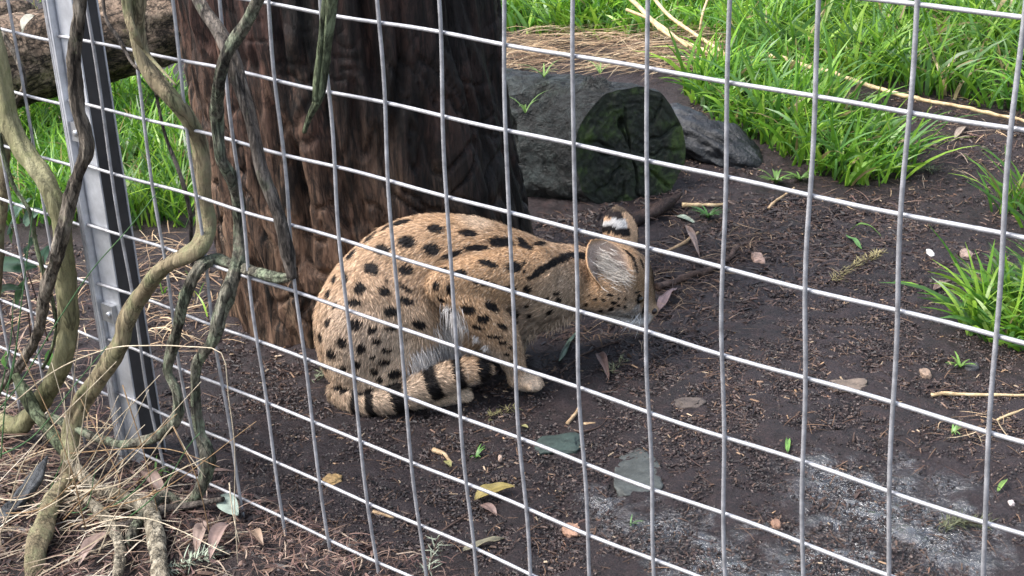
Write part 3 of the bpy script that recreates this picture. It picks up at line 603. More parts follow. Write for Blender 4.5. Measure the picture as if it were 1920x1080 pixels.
def build_serval():
    V0, T0, chains = serval_surface(); nb = len(V0)
    bvh = BVHTree.FromPolygons(V0.tolist(), T0.tolist())
    def hit(px, py):
        d = ray(px, py); h = bvh.ray_cast(Vector(CAM.tolist()), Vector(d.tolist()))
        return (None, None) if h[0] is None else (np.array(h[0]), np.array(h[1]))
    up = -DOWN; k = mpp(on_plane(1140, 500, SV))
    # near ear opens towards the camera, far ear turns its banded back to it
    e1 = ear(on_plane(1146, 522, SV-.012), unit(-0.42*RIGHT+0.90*up-0.05*FWD), unit(0.78*RIGHT+0.36*up+0.46*FWD), unit(-0.82*FWD+0.54*RIGHT+0.12*up), 80*k, 43*k, 0.034, -0.004)
    e2 = ear(on_plane(1166, 457, SV+.085), unit(-0.16*RIGHT+0.98*up), unit(0.98*RIGHT+0.1*up+0.10*FWD), unit(0.97*FWD+0.12*RIGHT), 74*k, 33*k, 0.018, 0.0)
    VE = [e1[0], e2[0]]; V = np.vstack([V0]+VE); T = np.vstack([T0, e1[1]+nb, e2[1]+nb+len(e1[0])])
    # per-vertex ear colour and fur length
    ecol = np.zeros((len(V), 3)); eflag = np.zeros(len(V)); elen = np.zeros(len(V)); efur = np.zeros(len(V))
    a = nb; n1 = len(e1[0]); v, u, ins = e1[2], e1[3], e1[4]
    rim = np.clip((np.maximum(np.abs(u), v)-0.86)/0.1, 0, 1)[:, None]
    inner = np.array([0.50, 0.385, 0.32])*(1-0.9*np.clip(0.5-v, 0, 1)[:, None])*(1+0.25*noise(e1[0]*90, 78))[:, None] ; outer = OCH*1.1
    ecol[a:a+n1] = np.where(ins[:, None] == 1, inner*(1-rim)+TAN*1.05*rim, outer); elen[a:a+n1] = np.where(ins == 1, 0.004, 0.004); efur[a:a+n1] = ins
    a += n1; n2 = len(e2[0]); v, u, ins = e2[2], e2[3], e2[4]; v = v+0.10*u+0.05*noise(e2[0]*120, 77)
    c = np.repeat((TAN*1.05)[None], n2, 0); ue = u+0.0
    c[(v > 0.63) & (ue < 0.35)] = BLACK*3; c[(v > 0.86)] = np.array([0.16, 0.115, 0.08])
    c[(v > 0.40) & (v <= 0.63+0.05*ue) & (ue < 0.45)] = WHITE*.8
    c[(v > 0.20-0.03*ue) & (v <= 0.40) & (ue < 0.6)] = BLACK
    ecol[a:a+n2] = np.where(ins[:, None] == 1, inner[0], c); elen[a:] = 0.0045; eflag[nb:] = 1
    fn = np.cross(V[T[:, 1]]-V[T[:, 0]], V[T[:, 2]]-V[T[:, 0]]); area = 0.5*np.linalg.norm(fn, axis=1); VN = np.zeros_like(V)
    for q in range(3): np.add.at(VN, T[:, q], fn)
    VN = unit(VN)
    # spots as small ellipses lying on the coat
    spots = []
    for (zx, zy, rx, ry, ang) in SPOTS:
        px, py = zx/ZS+Z2[0], zy/ZS+Z2[1]; P, n = hit(px, py)
        if P is None: continue
        fore = max(0.45, abs(n @ unit(P-CAM))); m = mpp(P); aa = math.radians(ang)
        d1 = math.cos(aa)*RIGHT+math.sin(aa)*DOWN; d2 = -math.sin(aa)*RIGHT+math.cos(aa)*DOWN; t1, t2 = [], []
        e1_ = d1-n*(d1 @ n); e2_ = d2-n*(d2 @ n); f1, f2 = np.linalg.norm(e1_), np.linalg.norm(e2_)
        spots.append((P, e1_/f1, e2_/f2, 1.17*rx/ZS*m/max(f1, .5), 1.17*ry/ZS*m/max(f2, .5)))
    for k_ in range(260):                           # the side turned away is spotted too
        i = rng.integers(nb); P = V[i]; n = VN[i]
        if n @ unit(P-CAM) < 0.15 or P[2] < 0.05: continue
        e = unit(np.cross(n, rng.normal(size=3))); spots.append((P, e, np.cross(n, e), rng.uniform(.008, .014), rng.uniform(.006, .010)))
    paint = []
    for px, py, r, c, s in PAINT:
        P, n = hit(px, py)
        if P is not None: paint.append((P, r*mpp(P), c, s))
    tl = [c for c in chains if c[0] == 'tail'][0]; TP = catmull(tl[1], 0.004)
    bands = []
    for px, py, w in ((658, 758, .006), (694, 753, .0085), (748, 747, .014), (807, 722, .0125), (855, 703, .010), (897, 693, .0125)):
        P = on_plane(px, py, SV-.124); i = np.argmin(np.linalg.norm(TP-P, axis=1)); tg = unit(TP[min(i+3, len(TP)-1)]-TP[max(i-3, 0)]); bands.append((TP[i], tg, w))
    HP = on_plane(1150, 530, SV+.055)
    def coat(P, N, jit=0.0):
        c = np.repeat(TAN[None], len(P), 0); c = c*(1+0.12*fbm(P*40, 3, 5))[:, None]
        low = np.clip((0.10-P[:, 2])/0.12, 0, 1)[:, None]; c = c*(1-0.5*low)+PALE*0.5*low
        und = np.clip(-N[:, 2]-0.25, 0, 1)[:, None]*1.1; c = c*(1-np.clip(und, 0, 1))+WHITE*0.9*np.clip(und, 0, 1)
        for Q, r, pc, s in paint:
            w = np.clip(1.35-np.linalg.norm(P-Q, axis=1)/r, 0, 1)[:, None]; w = w*w*(3-2*w)*s; c = c*(1-w)+pc*w
        wob = 0.16*fbm(P*130, 2, 8)+jit
        blk = np.zeros(len(P))
        for Q, a1, a2, r1, r2 in spots:
            d = P-Q; near = np.abs(d).max(1) < 1.6*max(r1, r2)
            if not near.any(): continue
            dd = d[near]; e = np.sqrt((dd @ a1/r1)**2+(dd @ a2/r2)**2)+wob[near]+np.abs(dd @ np.cross(a1, a2))/0.03
            blk[near] = np.maximum(blk[near], np.clip((1.06-e)/0.12, 0, 1))
        td = np.full(len(P), 9.0)
        for q in range(0, len(TP), 3): td = np.minimum(td, np.linalg.norm(P-TP[q], axis=1))
        for Q, tg, w in bands:
            near = (np.linalg.norm(P-Q, axis=1) < 0.055) & (td < 0.033)
            blk[near] = np.maximum(blk[near], np.clip((w*(1+0.5*wob[near])-np.abs((P[near]-Q) @ tg))/0.002, 0, 1))
        b = blk[:, None]; return c*(1-b)+BLACK*b, blk, td
    # ---- skin
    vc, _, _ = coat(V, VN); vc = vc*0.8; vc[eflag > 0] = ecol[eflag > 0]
    base = ground(800, 720)
    root = empty('spotted_cat', base, 'tan wild cat with black spots and ringed tail crouching on the soil', 'cat')
    m = NT('cat_skin'); m.color(m.attr('col').outputs['Color']); m.rough(0.8); m.b.inputs['Specular IOR Level'].default_value = 0.1
    obj('body', V, T, m.m, root, attrs={'col': c4(vc)})
    # ---- fur
    nH = 300000; ctr = V[T].mean(1); face = unit(fn) @ np.array([0, 0, 1.0]); away = (unit(fn)*unit(ctr-CAM)).sum(1)
    headw = np.exp(-(np.linalg.norm(ctr-HP, axis=1)/0.085)**4)
    wgt = area*np.where(away > 0.25, 0.3, 1.0)*np.where(face < -0.75, 0.4, 1)*(1+1.6*headw); isear = (T[:, 0] >= nb)
    wgt[isear] *= 1.3
    ti = rng.choice(len(T), nH, p=wgt/wgt.sum()); r1 = np.sqrt(rng.random(nH)); r2 = rng.random(nH)
    bc = np.stack([1-r1, r1*(1-r2), r1*r2], 1); Tt = T[ti]
    P = (V[Tt]*bc[..., None]).sum(1); N = unit((VN[Tt]*bc[..., None]).sum(1))
    ear_i = isear[ti]; ec = (ecol[Tt]*bc[..., None]).sum(1); el = (elen[Tt]*bc).sum(1)
    colr, blk, td = coat(P, N, 0.10*rng.normal(size=nH)); colr[ear_i] = ec[ear_i]
    # flow and length from the nearest limb
    flow = np.zeros((nH, 3)); L = np.zeros(nH); Wt = np.zeros(nH)
    for name, Q, R_, ds, hl in chains:
        for i in range(len(Q)-1):
            ab = Q[i+1]-Q[i]; t = np.clip(((P-Q[i]) @ ab)/(ab @ ab), 0, 1); d = np.linalg.norm(P-(Q[i]+t[:, None]*ab), axis=1)-(R_[i]*(1-t)+R_[i+1]*t)
            w = np.exp(-np.clip(d+0.01, 0, 1)/0.006)+1e-9; flow += w[:, None]*unit(ab); L += w*hl; Wt += w
    flow = flow/Wt[:, None]; L = L/Wt
    grav = np.array([0, 0, -1.0]); wildz = np.stack([noise(P*55, 201), noise(P*55, 202), noise(P*55, 203)], 1)
    flow = unit(flow+1e-6)+0.45*grav+0.22*wildz; flow = flow-N*(flow*N).sum(1, keepdims=True); flow = unit(flow)
    flow[ear_i] = unit((flow*0+(-DOWN)*0.5+RIGHT*0.3)[ear_i]-N[ear_i]*((-DOWN*0.5+RIGHT*0.3)*N[ear_i]).sum(1, keepdims=True))
    L[ear_i] = el[ear_i]
    lift = np.where(ear_i, 0.5, 0.32)+0.10*rng.normal(size=nH); tailz = td < 0.033; lift[tailz] += 0.30
    lift[blk > 0.5] -= 0.08
    L = 0.82*L*np.clip(1+0.28*rng.normal(size=nH), 0.4, 1.9)
    d0 = unit(flow*1.0+N*np.maximum(lift+0.25, 0.1)[:, None]+0.10*rng.normal(size=(nH, 3)))
    d1 = unit(flow+N*np.maximum(lift-0.18, 0.02)[:, None]+0.22*grav+0.16*rng.normal(size=(nH, 3)))
    val = np.exp(0.26*rng.normal(size=nH))[:, None]; colr = colr*np.where(blk[:, None] > 0.5, 1+0.3*rng.random((nH, 1)), val)
    tk = rng.random(nH); tick = (tk < 0.10) & (blk < 0.5) & ~ear_i; colr[tick] = colr[tick]*0.45
    pt = (tk > 0.90) & (blk < 0.5) & ~ear_i; colr[pt] = colr[pt]*0.5+PALE*0.85
    wid = np.where(ear_i, 0.0008, 0.00095)*(0.7+0.6*rng.random(nH)); side = unit(np.cross(d0, N)+0.35*rng.normal(size=(nH, 3)))
    A = P-N*0.0008; B = A+d0*(L*0.55)[:, None]; C_ = B+d1*(L*0.45)[:, None]; h = (wid/2)[:, None]*side
    HV = np.stack([A-h, A+h, B-h*0.8, B+h*0.8, C_], 1).reshape(-1, 3); b = np.arange(nH)*5
    F4 = np.stack([b, b+1, b+3, b+2], 1); F3 = np.stack([b+2, b+3, b+4], 1)
    nr = unit(N*1.0+0.45*flow*0+0.28*rng.normal(size=(nH, 3)))
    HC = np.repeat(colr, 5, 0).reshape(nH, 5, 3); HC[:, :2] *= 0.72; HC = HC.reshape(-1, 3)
    m = NT('cat_fur'); at = m.attr('col'); an = m.attr('nrm'); m.color(at.outputs['Color']); m.rough(0.6); m.b.inputs['Specular IOR Level'].default_value = 0.22
    m.link(an.outputs['Vector'], m.b.inputs['Normal'])
    fu = obj('fur', HV, [F4, F3], m.m, root, attrs={'col': c4(HC), 'nrm': np.repeat(nr, 5, 0)}); fu['kind'] = 'stuff'
    # ---- long pale hairs inside the near ear and the belly fringe
    def fringe(name, n, pxs, sp, L0, down, colr_, width=0.0009, d_=None):
        R0 = []; 
        for _ in range(n):
            px, py = pxs[rng.integers(len(pxs))]; h_, n_ = hit2(px+rng.normal()*sp, py+rng.normal()*sp)
            if h_ is not None: R0.append(np.concatenate([h_, n_]))
        R0 = np.array(R0); n = len(R0); nn = R0[:, 3:]; d = unit(d_[None]+0.5*nn+0.38*rng.normal(size=(n, 3))); e = unit(d_[None]*0.8+0.25*rng.normal(size=(n, 3))+down*grav[None])
        V_, F_, C_ = ribbons(R0[:, :3], d, e, L0*rng.uniform(.5, 1.2, n), np.full(n, width), c4(colr_*rng.uniform(.7, 1.15, (n, 1))), K=5)
        o = obj(name, V_, F_, MAT_FRINGE, root, attrs={'col': C_}); o['kind'] = 'stuff'
    bv2 = BVHTree.FromPolygons(V.tolist(), T.tolist())
    def hit2(px, py):
        h = bv2.ray_cast(Vector(CAM.tolist()), Vector(ray(px, py).tolist())); return (None, None) if h[0] is None else (np.array(h[0]), np.array(h[1]))
    MAT_FRINGE = attr_mat('pale_hair', 0.5, 0.25, 0.15)
    fringe('ear_hair', 700, [(1122, 490), (1130, 500), (1140, 512), (1150, 518), (1128, 478), (1146, 500), (1160, 515)], 8, 0.028, 0.0, np.array([0.68, 0.63, 0.57]), d_=unit(0.6*RIGHT-0.5*DOWN*0-0.3*FWD+0.3*DOWN))
    fringe('belly_hair', 1500, [(835, 610), (838, 630), (850, 650), (835, 660), (815, 660), (795, 665), (780, 672), (860, 660), (845, 590)], 9, 0.042, 0.6, np.array([0.60, 0.57, 0.55]), d_=unit(0.25*RIGHT+0.75*DOWN))
    fringe('forearm_hair', 160, [(840, 580), (852, 592), (872, 612), (893, 632), (912, 650)], 3, 0.012, 0.1, WHITE, d_=unit(-0.5*RIGHT+0.6*DOWN))
    fringe('throat_hair', 500, [(1020, 628), (1045, 612), (1065, 600), (1000, 632), (1085, 590)], 8, 0.020, 0.5, PALE*1.1, d_=unit(-0.2*RIGHT+0.8*DOWN))
    # ---- face
    def dot(name, px, py, rp, col_, rough, push=0.3, sq=1.0):
        h_, n_ = hit(px, py); r = rp*mpp(h_); th, ph = np.meshgrid(np.linspace(0, 2*np.pi, 16, endpoint=False), np.linspace(0, np.pi, 9), indexing='ij')
        S = np.stack([np.sin(ph)*np.cos(th), np.sin(ph)*np.sin(th), np.cos(ph)], -1).reshape(-1, 3)*r; S[:, 2] *= sq
        i, j = np.meshgrid(np.arange(16), np.arange(8), indexing='ij'); a = i*9+j; b = ((i+1) % 16)*9+j
        mm = NT(name+'_surface'); mm.color(col_); mm.rough(rough); return obj(name, h_-n_*r*push+S, np.stack([a, b, b+1, a+1], -1).reshape(-1, 4), mm.m, root)
    dot('eye', 1201, 560, 9.5, (0.035, 0.022, 0.008), 0.06, 0.35, 0.75)
    dot('nose', 1227, 584, 7.0, (0.022, 0.014, 0.013), 0.35, 0.35, 0.9)
    n = 9; W0 = np.array([hit(1196+rng.uniform(-8, 8), 588+rng.uniform(-5, 5))[0] for _ in range(n)])
    V_, F_, C_ = ribbons(W0, unit(-0.3*RIGHT+0.4*DOWN-0.6*FWD+0.25*rng.normal(size=(n, 3))), unit(-0.6*RIGHT+0.8*DOWN+0.2*rng.normal(size=(n, 3))), rng.uniform(.035, .055, n), np.full(n, .0008), c4(np.full((n, 3), 0.8)), K=7)
    obj('whiskers', V_, F_, MAT_FRINGE, root, attrs={'col': C_})['kind'] = 'stuff'
build_serval()

# ------------------------------------------------------------------ woody vines climbing the fence
def vine_mat(name, stops, lich=None, lt=(0.52, 0.66), stretch=(1, 1, 0.2), sc=40, rough=0.75, dark=0.45, cr=True):
    stops = [(p, tuple(np.clip(np.array(c)*1.45, 0, .75))) for p, c in stops]
    return wood_mat(name, stops, stretch, sc, rough, (1.0, 0.010), lich, 26, lt, 110, 0.25, dark*0.75, crack=((26, (1, 1, 0.12), .005, .035, .25), (55, (1, 1, 0.2), .006, .05, .45)) if cr else ((14, (1, 1, 0.15), .004, .02, .45),)).m
OLIVE = vine_mat('olive_bark', [(0.3, (0.075, 0.070, 0.036)), (0.5, (0.155, 0.145, 0.080)), (0.7, (0.25, 0.235, 0.14))], (0.20, 0.21, 0.095), (0.50, 0.70), sc=16, dark=0.85, cr=False)
BROWN = vine_mat('brown_bark', [(0.3, (0.075, 0.058, 0.036)), (0.5, (0.16, 0.130, 0.080)), (0.7, (0.25, 0.21, 0.135))], (0.22, 0.225, 0.12), (0.46, 0.66), sc=16, dark=0.85, cr=False)
ROUGH = vine_mat('rough_grey_bark', [(0.32, (0.030, 0.024, 0.020)), (0.48, (0.115, 0.095, 0.075)), (0.64, (0.27, 0.235, 0.19)), (0.8, (0.40, 0.36, 0.29))], (0.16, 0.19, 0.10), (0.58, 0.74), dark=0.3)
GREYB = vine_mat('grey_bark', [(0.32, (0.040, 0.034, 0.031)), (0.5, (0.125, 0.105, 0.09)), (0.7, (0.23, 0.20, 0.17))], (0.20, 0.22, 0.14), (0.60, 0.76), dark=0.45)
LICHEN = vine_mat('lichened_bark', [(0.32, (0.030, 0.027, 0.022)), (0.5, (0.12, 0.11, 0.085)), (0.7, (0.25, 0.24, 0.19))], (0.28, 0.33, 0.22), (0.46, 0.66), dark=0.35)
GREEN = vine_mat('green_lichen_bark', [(0.32, (0.022, 0.025, 0.014)), (0.5, (0.085, 0.10, 0.055)), (0.7, (0.20, 0.24, 0.14))], (0.26, 0.31, 0.19), (0.46, 0.66), dark=0.3)
BLEACH = vine_mat('bleached_bark', [(0.3, (0.075, 0.058, 0.036)), (0.46, (0.22, 0.19, 0.14)), (0.65, (0.42, 0.375, 0.29))], (0.14, 0.15, 0.07), (0.60, 0.74), dark=0.3)
def vine_tube(ctrl, rough=0.10, lobes=0.22, seed=0, twist=7.0):
    """ctrl: (px, py, y of the plane, radius px); points that would sink are laid on the ground"""
    W = []
    for px, py, y, r in ctrl:
        P = on_fence(px, py, y); g = float(terrain(P[0], P[1])[0]); rm = r*mpp(P)
        low = P[2] < g+0.4*rm
        if low:
            if y > -0.075 and g-P[2] < 0.07: P[2] = g+0.9*rm+0.012
            else: P = ground(px, py, 0.8*rm+0.012)
        W.append(np.append(P, rm))
    if low:                                                     # the end runs into the soil
        d = unit((W[-1]-W[-2])[:3]*np.array([1, 1, 0])); W.append(np.append(W[-1][:3]+d*0.035-np.array([0, 0, 0.05]), W[-1][3]*0.9))
    Q = catmull(np.array(W), 0.0045); P = Q[:, :3].copy(); R_ = np.maximum(Q[:, 3], 0.0006)
    s = np.concatenate([[0], np.cumsum(np.linalg.norm(np.diff(P, axis=0), axis=1))])
    wob = np.stack([noise(np.stack([s*14, 0*s+k, 0*s+seed], 1), 500+k) for k in range(3)], 1); P = P+wob*R_[:, None]*0.22
    R_ = R_*(1+0.10*noise(np.stack([s*22, 0*s+seed, 0*s], 1), 510)+0.05*noise(np.stack([s*70, 0*s+seed, 0*s], 1), 511))
    sd = 26; th = np.linspace(0, 2*np.pi, sd, endpoint=False)
    ph = seed*1.3+twist*s+1.2*noise(np.stack([s*9, 0*s, 0*s+seed], 1), 520)
    a = th[None]+ph[:, None]
    rad = 1-lobes*np.exp(-((((a % np.pi)-np.pi/2)/0.30)**2)) + 0.06*np.cos(3*a)
    q = np.stack([np.cos(th)[None]*0.9+0*a, np.sin(th)[None]*0.9+0*a, (s*45)[:, None]+0*a], -1).reshape(-1, 3)
    nz = fbm(q*np.array([2.6, 2.6, 0.45])+seed*3.1, 3, 530).reshape(a.shape)+0.5*noise(q*np.array([5, 5, 1.5])+seed, 540).reshape(a.shape)
    rad = rad*(1+rough*nz)
    return tube(P, R_, sd, shape=lambda t, i: rad)
def vine(name, label, mat, ctrl, extra=(), **kw):
    parts = [vine_tube(ctrl, **kw)]
    for k, c in enumerate(extra): parts.append(vine_tube(c, seed=kw.get('seed', 0)+31+k, rough=kw.get('rough', .1), lobes=kw.get('lobes', .2)))
    V, F = merge(parts); P = parts[0][0][-1]
    return tag(obj(name, V, F, mat, origin=np.array([P[0], P[1], 0])), label, 'vine')
F_ = -0.030
vine('woody_vine', 'thick smooth olive vine stem bowing around the left mesh panel', OLIVE,
     [(-40, -40, F_, 17), (-8, 90, F_, 17), (15, 210, F_, 18), (45, 280, F_, 18), (85, 335, F_, 19), (112, 400, F_, 19), (118, 470, F_, 19), (120, 540, F_, 19), (128, 610, F_, 18), (120, 670, F_-.01, 18), (85, 735, F_-.02, 18), (30, 800, F_-.03, 18), (-25, 855, F_-.04, 17)], seed=1, rough=0.11, lobes=0.24, twist=5)
vine('woody_vine', 'rough shaggy-barked dark vine hanging down in front of the post', ROUGH,
     [(150, -60, F_-.01, 12), (146, 30, F_-.01, 12), (143, 110, F_-.01, 12), (147, 200, F_-.01, 13), (163, 268, F_-.01, 13), (150, 320, F_-.02, 13), (132, 380, F_-.03, 14), (120, 440, F_-.04, 13), (95, 510, F_-.05, 13), (82, 580, F_-.05, 11), (60, 650, F_-.05, 10), (22, 705, F_-.05, 10), (-15, 745, F_-.05, 10)], seed=2, rough=0.34, lobes=0.25, twist=9)
vine('woody_vine', 'long smooth olive-brown vine looping down past the foot of the post', BROWN,
     [(262, -60, F_, 15), (262, 0, F_, 16), (258, 60, F_, 15), (275, 120, -.026, 16), (315, 180, -.020, 16), (350, 222, .0, 17), (372, 262, .022, 17), (378, 310, .024, 17), (381, 370, .024, 17), (390, 425, .020, 17), (375, 463, -.004, 17), (340, 483, -.022, 17), (300, 505, -.028, 16), (262, 556, -.03, 17), (235, 605, -.036, 18), (225, 645, -.042, 18), (190, 700, -.05, 18), (152, 755, -.06, 18), (135, 805, -.07, 17), (132, 850, -.085, 16), (128, 900, -.10, 18), (105, 955, -.12, 18), (88, 1010, -.14, 19), (70, 1060, -.16, 20)],
     extra=[[(232, -60, F_-.02, 8), (240, 20, F_-.02, 9), (252, 62, F_-.025, 8), (280, 105, -.04, 4), (330, 160, -.05, 2)]], seed=3, rough=0.10, lobes=0.30, twist=4)
vine('woody_vine', 'grey vine crossing the trunk with pale lichened lower end on the wire', GREYB,
     [(340, -70, F_, 12), (378, 10, F_, 13), (415, 65, F_, 14), (437, 115, F_, 14), (455, 180, F_, 14), (475, 250, F_, 13), (492, 320, F_, 13), (520, 400, -.024, 13), (538, 460, -.022, 13), (549, 520, -.018, 9)], seed=4, rough=0.12, lobes=0.30, twist=3)
vine('woody_vine', 'pale lichened vine arching from the mesh down to the litter by the post', LICHEN,
     [(548, 520, -.010, 8), (520, 522, -.010, 10), (480, 512, -.004, 10), (440, 500, .014, 10), (405, 488, .010, 11), (375, 502, -.018, 11), (352, 545, -.026, 12), (337, 600, -.03, 11), (325, 650, -.03, 11), (315, 695, -.03, 9), (331, 735, -.03, 9), (333, 780, -.03, 10), (315, 806, -.035, 10), (280, 828, -.04, 10), (230, 834, -.05, 9), (185, 822, -.06, 9), (140, 800, -.07, 8), (90, 780, -.08, 8)], seed=5, rough=0.24, lobes=0.25, twist=8)
vine('woody_vine', 'knotty grey-green vine zigzagging beside the trunk down to the ground', LICHEN,
     [(510, -55, F_-.012, 11), (478, 12, F_-.012, 12), (450, 62, F_-.014, 12), (425, 108, -.052, 12), (410, 160, -.050, 12), (406, 225, F_, 13), (412, 290, F_, 12), (435, 335, -.006, 12), (448, 375, .020, 12), (450, 430, .022, 12), (448, 480, .012, 13), (430, 535, -.016, 13), (412, 590, -.026, 12), (398, 640, -.03, 11), (382, 662, -.03, 11), (368, 690, -.03, 11), (368, 760, -.03, 10), (376, 810, -.03, 11), (388, 855, -.032, 13), (380, 900, -.036, 11), (350, 950, -.05, 10), (310, 985, -.07, 10), (250, 1020, -.09, 8)], seed=6, rough=0.26, lobes=0.30, twist=8)
vine('broken_vine', 'short broken green lichened vine end dangling before the trunk', GREEN,
     [(632, -70, F_, 13), (622, 0, F_, 13), (614, 60, F_, 13), (607, 120, F_, 12), (602, 165, F_, 11), (597, 188, F_, 8), (583, 215, F_, 6), (570, 248, F_, 4)],
     extra=[[(615, -60, F_-.006, 7), (607, 20, F_-.006, 7), (600, 90, F_-.006, 6), (594, 150, F_-.006, 6), (590, 190, F_-.006, 4)]], seed=7, rough=0.15, lobes=0.35, twist=2)
vine('vine_root', 'green-barked vine root rising left of the brown stem crossing', GREEN,
     [(28, 700, -.09, 8), (45, 735, -.09, 12), (66, 775, -.09, 13), (95, 810, -.09, 12), (125, 850, -.09, 10)], seed=8, rough=0.14, lobes=0.25)
vine('vine_root', 'thick bleached peeling root bending into the litter below the crossing', BLEACH,
     [(120, 850, -.09, 9), (155, 895, -.10, 13), (190, 925, -.10, 14), (225, 955, -.10, 15), (262, 970, -.10, 15), (285, 985, -.10, 16), (296, 1025, -.11, 17), (303, 1075, -.13, 16), (306, 1130, -.15, 16)], seed=9, rough=0.16, lobes=0.25)
vine('vine_root', 'thin bleached mossy root lying in litter beside the thick peeling one', BLEACH,
     [(125, 960, -.11, 7), (165, 955, -.11, 9), (195, 985, -.12, 11), (220, 1020, -.13, 11), (230, 1055, -.14, 10), (222, 1110, -.16, 9)], seed=10, rough=0.16, lobes=0.25)
vine('vine_root', 'thin dark root running under the knotty vine across the litter', GREYB,
     [(205, 1010, -.10, 7), (250, 1000, -.09, 8), (300, 975, -.08, 8), (350, 950, -.06, 7), (420, 935, -.03, 5)], seed=11, rough=0.12, lobes=0.2)
vine('thin_vine', 'thin dry brown twig hanging beside the thick vine near the post', GREYB,
     [(192, -50, F_, 3), (197, 30, F_, 3), (222, 72, F_, 4), (245, 115, F_, 3), (262, 132, F_, 3), (285, 150, -.01, 3), (297, 200, .02, 3), (312, 260, .03, 3), (338, 330, .035, 4), (357, 400, .04, 4), (358, 470, .05, 4), (365, 520, .06, 3)], seed=12, rough=0.1, lobes=0.1)
vine('thin_vine', 'bent dark twig behind the left mesh panel above the olive vine', ROUGH,
     [(0, 55, .03, 5), (22, 90, .03, 5), (40, 125, .03, 5), (46, 160, .03, 5), (33, 185, .03, 5), (15, 215, .03, 5), (-20, 250, .03, 5)], seed=13, rough=0.12, lobes=0.1)
vine('woody_vine', 'dark brown stem at the far end of the left mesh panel', BROWN,
     [(5, 180, .02, 8), (8, 240, .02, 10), (6, 330, .02, 10), (0, 420, .02, 10), (-6, 520, .02, 9), (-10, 640, .02, 9)], seed=14, rough=0.12, lobes=0.15)
vine('thin_vine', 'thin pale green stem bending up beside the olive vine', GREEN,
     [(0, 250, -.05, 3), (8, 300, -.05, 4), (28, 355, -.05, 4), (55, 395, -.05, 4), (66, 450, -.05, 4), (80, 505, -.05, 4), (98, 560, -.05, 4), (105, 610, -.05, 3), (95, 660, -.05, 3), (80, 690, -.05, 3)], seed=15, rough=0.1, lobes=0.1)

# ------------------------------------------------------------------ grass
def inpoly(P, poly):
    x, y = P[:, 0], P[:, 1]; ins = np.zeros(len(P), bool); n = len(poly)
    for i in range(n):
        x0, y0 = poly[i]; x1, y1 = poly[(i+1) % n]; c = ((y0 > y) != (y1 > y)); 
        ins ^= c & (x < (x1-x0)*(y-y0)/(y1-y0+1e-12)+x0)
    return ins
GCOL = np.array([[0.120, 0.28, 0.028], [0.165, 0.35, 0.034], [0.21, 0.41, 0.040], [0.075, 0.20, 0.030], [0.12, 0.26, 0.070], [0.28, 0.46, 0.055]])
def grass(name, label, poly, density, lmin, lmax, wmin, wmax, lean=(0, 0), droop=0.6, straw=0.05, clump=0.5, kind='stuff', cat='grass', thin=None, cols=GCOL, tone=1.0, edge=0.15):
    W = np.array([ground(*p)[:2] for p in poly]); lo, hi = W.min(0), W.max(0); n = int((hi-lo).prod()*density)
    P = rng.uniform(lo, hi, (n, 2)); P = P[inpoly(P, W)]
    # tufts: thin out between clumps
    q = np.stack([P[:, 0], P[:, 1], 0*P[:, 0]], 1); P = P[noise(q*9, 700)*0.7+noise(q*22, 701)*0.5 > rng.uniform(-1, 1, len(P))*0.35-clump]
    n = len(P); root = np.stack([P[:, 0], P[:, 1], terrain(P[:, 0], P[:, 1])-0.004], 1); q = root*np.array([1, 1, 0])
    a = rng.uniform(0, 2*np.pi, n)+1.5*noise(q*7, 703); out = np.stack([np.cos(a), np.sin(a), 0*a], 1)
    ln = np.asarray(LAT)*lean[0]+np.asarray(HOR)*lean[1]
    L = rng.uniform(lmin, lmax, n)*(0.8+0.35*noise(q*6, 702)); sp = rng.uniform(0.05, 0.6, n)[:, None]
    d0 = unit(out*sp+ln*0.5+np.array([0, 0, 1.0])+0.1*rng.normal(size=(n, 3)))
    dr = rng.uniform(0.1, 1.6, n)[:, None]*droop; d1 = unit(out*(0.4+dr)+ln*1.3+np.array([0, 0, 1.0])*(0.9-dr))
    w = rng.uniform(wmin, wmax, n); ci = rng.integers(0, len(cols), n); c = cols[ci]*rng.uniform(0.75, 1.25, (n, 1))*tone
    c = c*(1+0.25*noise(q*4, 705))[:, None]
    st = rng.random(n) < straw; c[st] = np.array([0.38, 0.30, 0.15])*rng.uniform(.6, 1.1, (st.sum(), 1))
    side = unit(np.cross(d0, out)+0.5*rng.normal(size=(n, 3)))
    V, F, C = ribbons(root, d0, d1, L, w, c4(c), K=6, side=side)
    o = obj(name, V, F, MAT_GRASS, attrs={'col': C}, origin=np.array([*W.mean(0), 0])); tag(o, label, cat, kind=kind); return o
grass('grass', 'bright green grass behind the post and the thin mesh on the trunk side', [(-120, 430), (60, 425), (150, 425), (250, 432), (365, 425), (372, 300), (350, 200), (260, 150), (100, 170), (-250, 200)], 5600, .09, .22, .006, .013, droop=0.55, straw=.05, clump=.55)
grass('grass', 'tall pale grass beyond the long bark-covered log', [(-500, 150), (100, 140), (420, 90), (520, -200), (-700, -200)], 900, .06, .16, .004, .008, droop=.7, straw=.4, clump=.5, cols=GCOL*1.1)
grass('grass', 'dense tall green grass growing beyond the straw bed', [(925, 62), (1000, 68), (1130, 74), (1240, 70), (1330, 78), (1390, 30), (1420, -140), (880, -140)], 3800, .13, .27, .009, .017, droop=0.75, straw=.02, clump=.75)
grass('grass', 'lush green grass mass on the bank above the slate-grey log', [(1345, 75), (1400, 125), (1480, 160), (1540, 165), (1600, 158), (1690, 178), (1780, 190), (1880, 212), (2000, 225), (2250, 230), (2350, -200), (1340, -200)], 3600, .12, .26, .007, .015, lean=(-.05, -.15), droop=0.75, straw=.05, clump=.62)
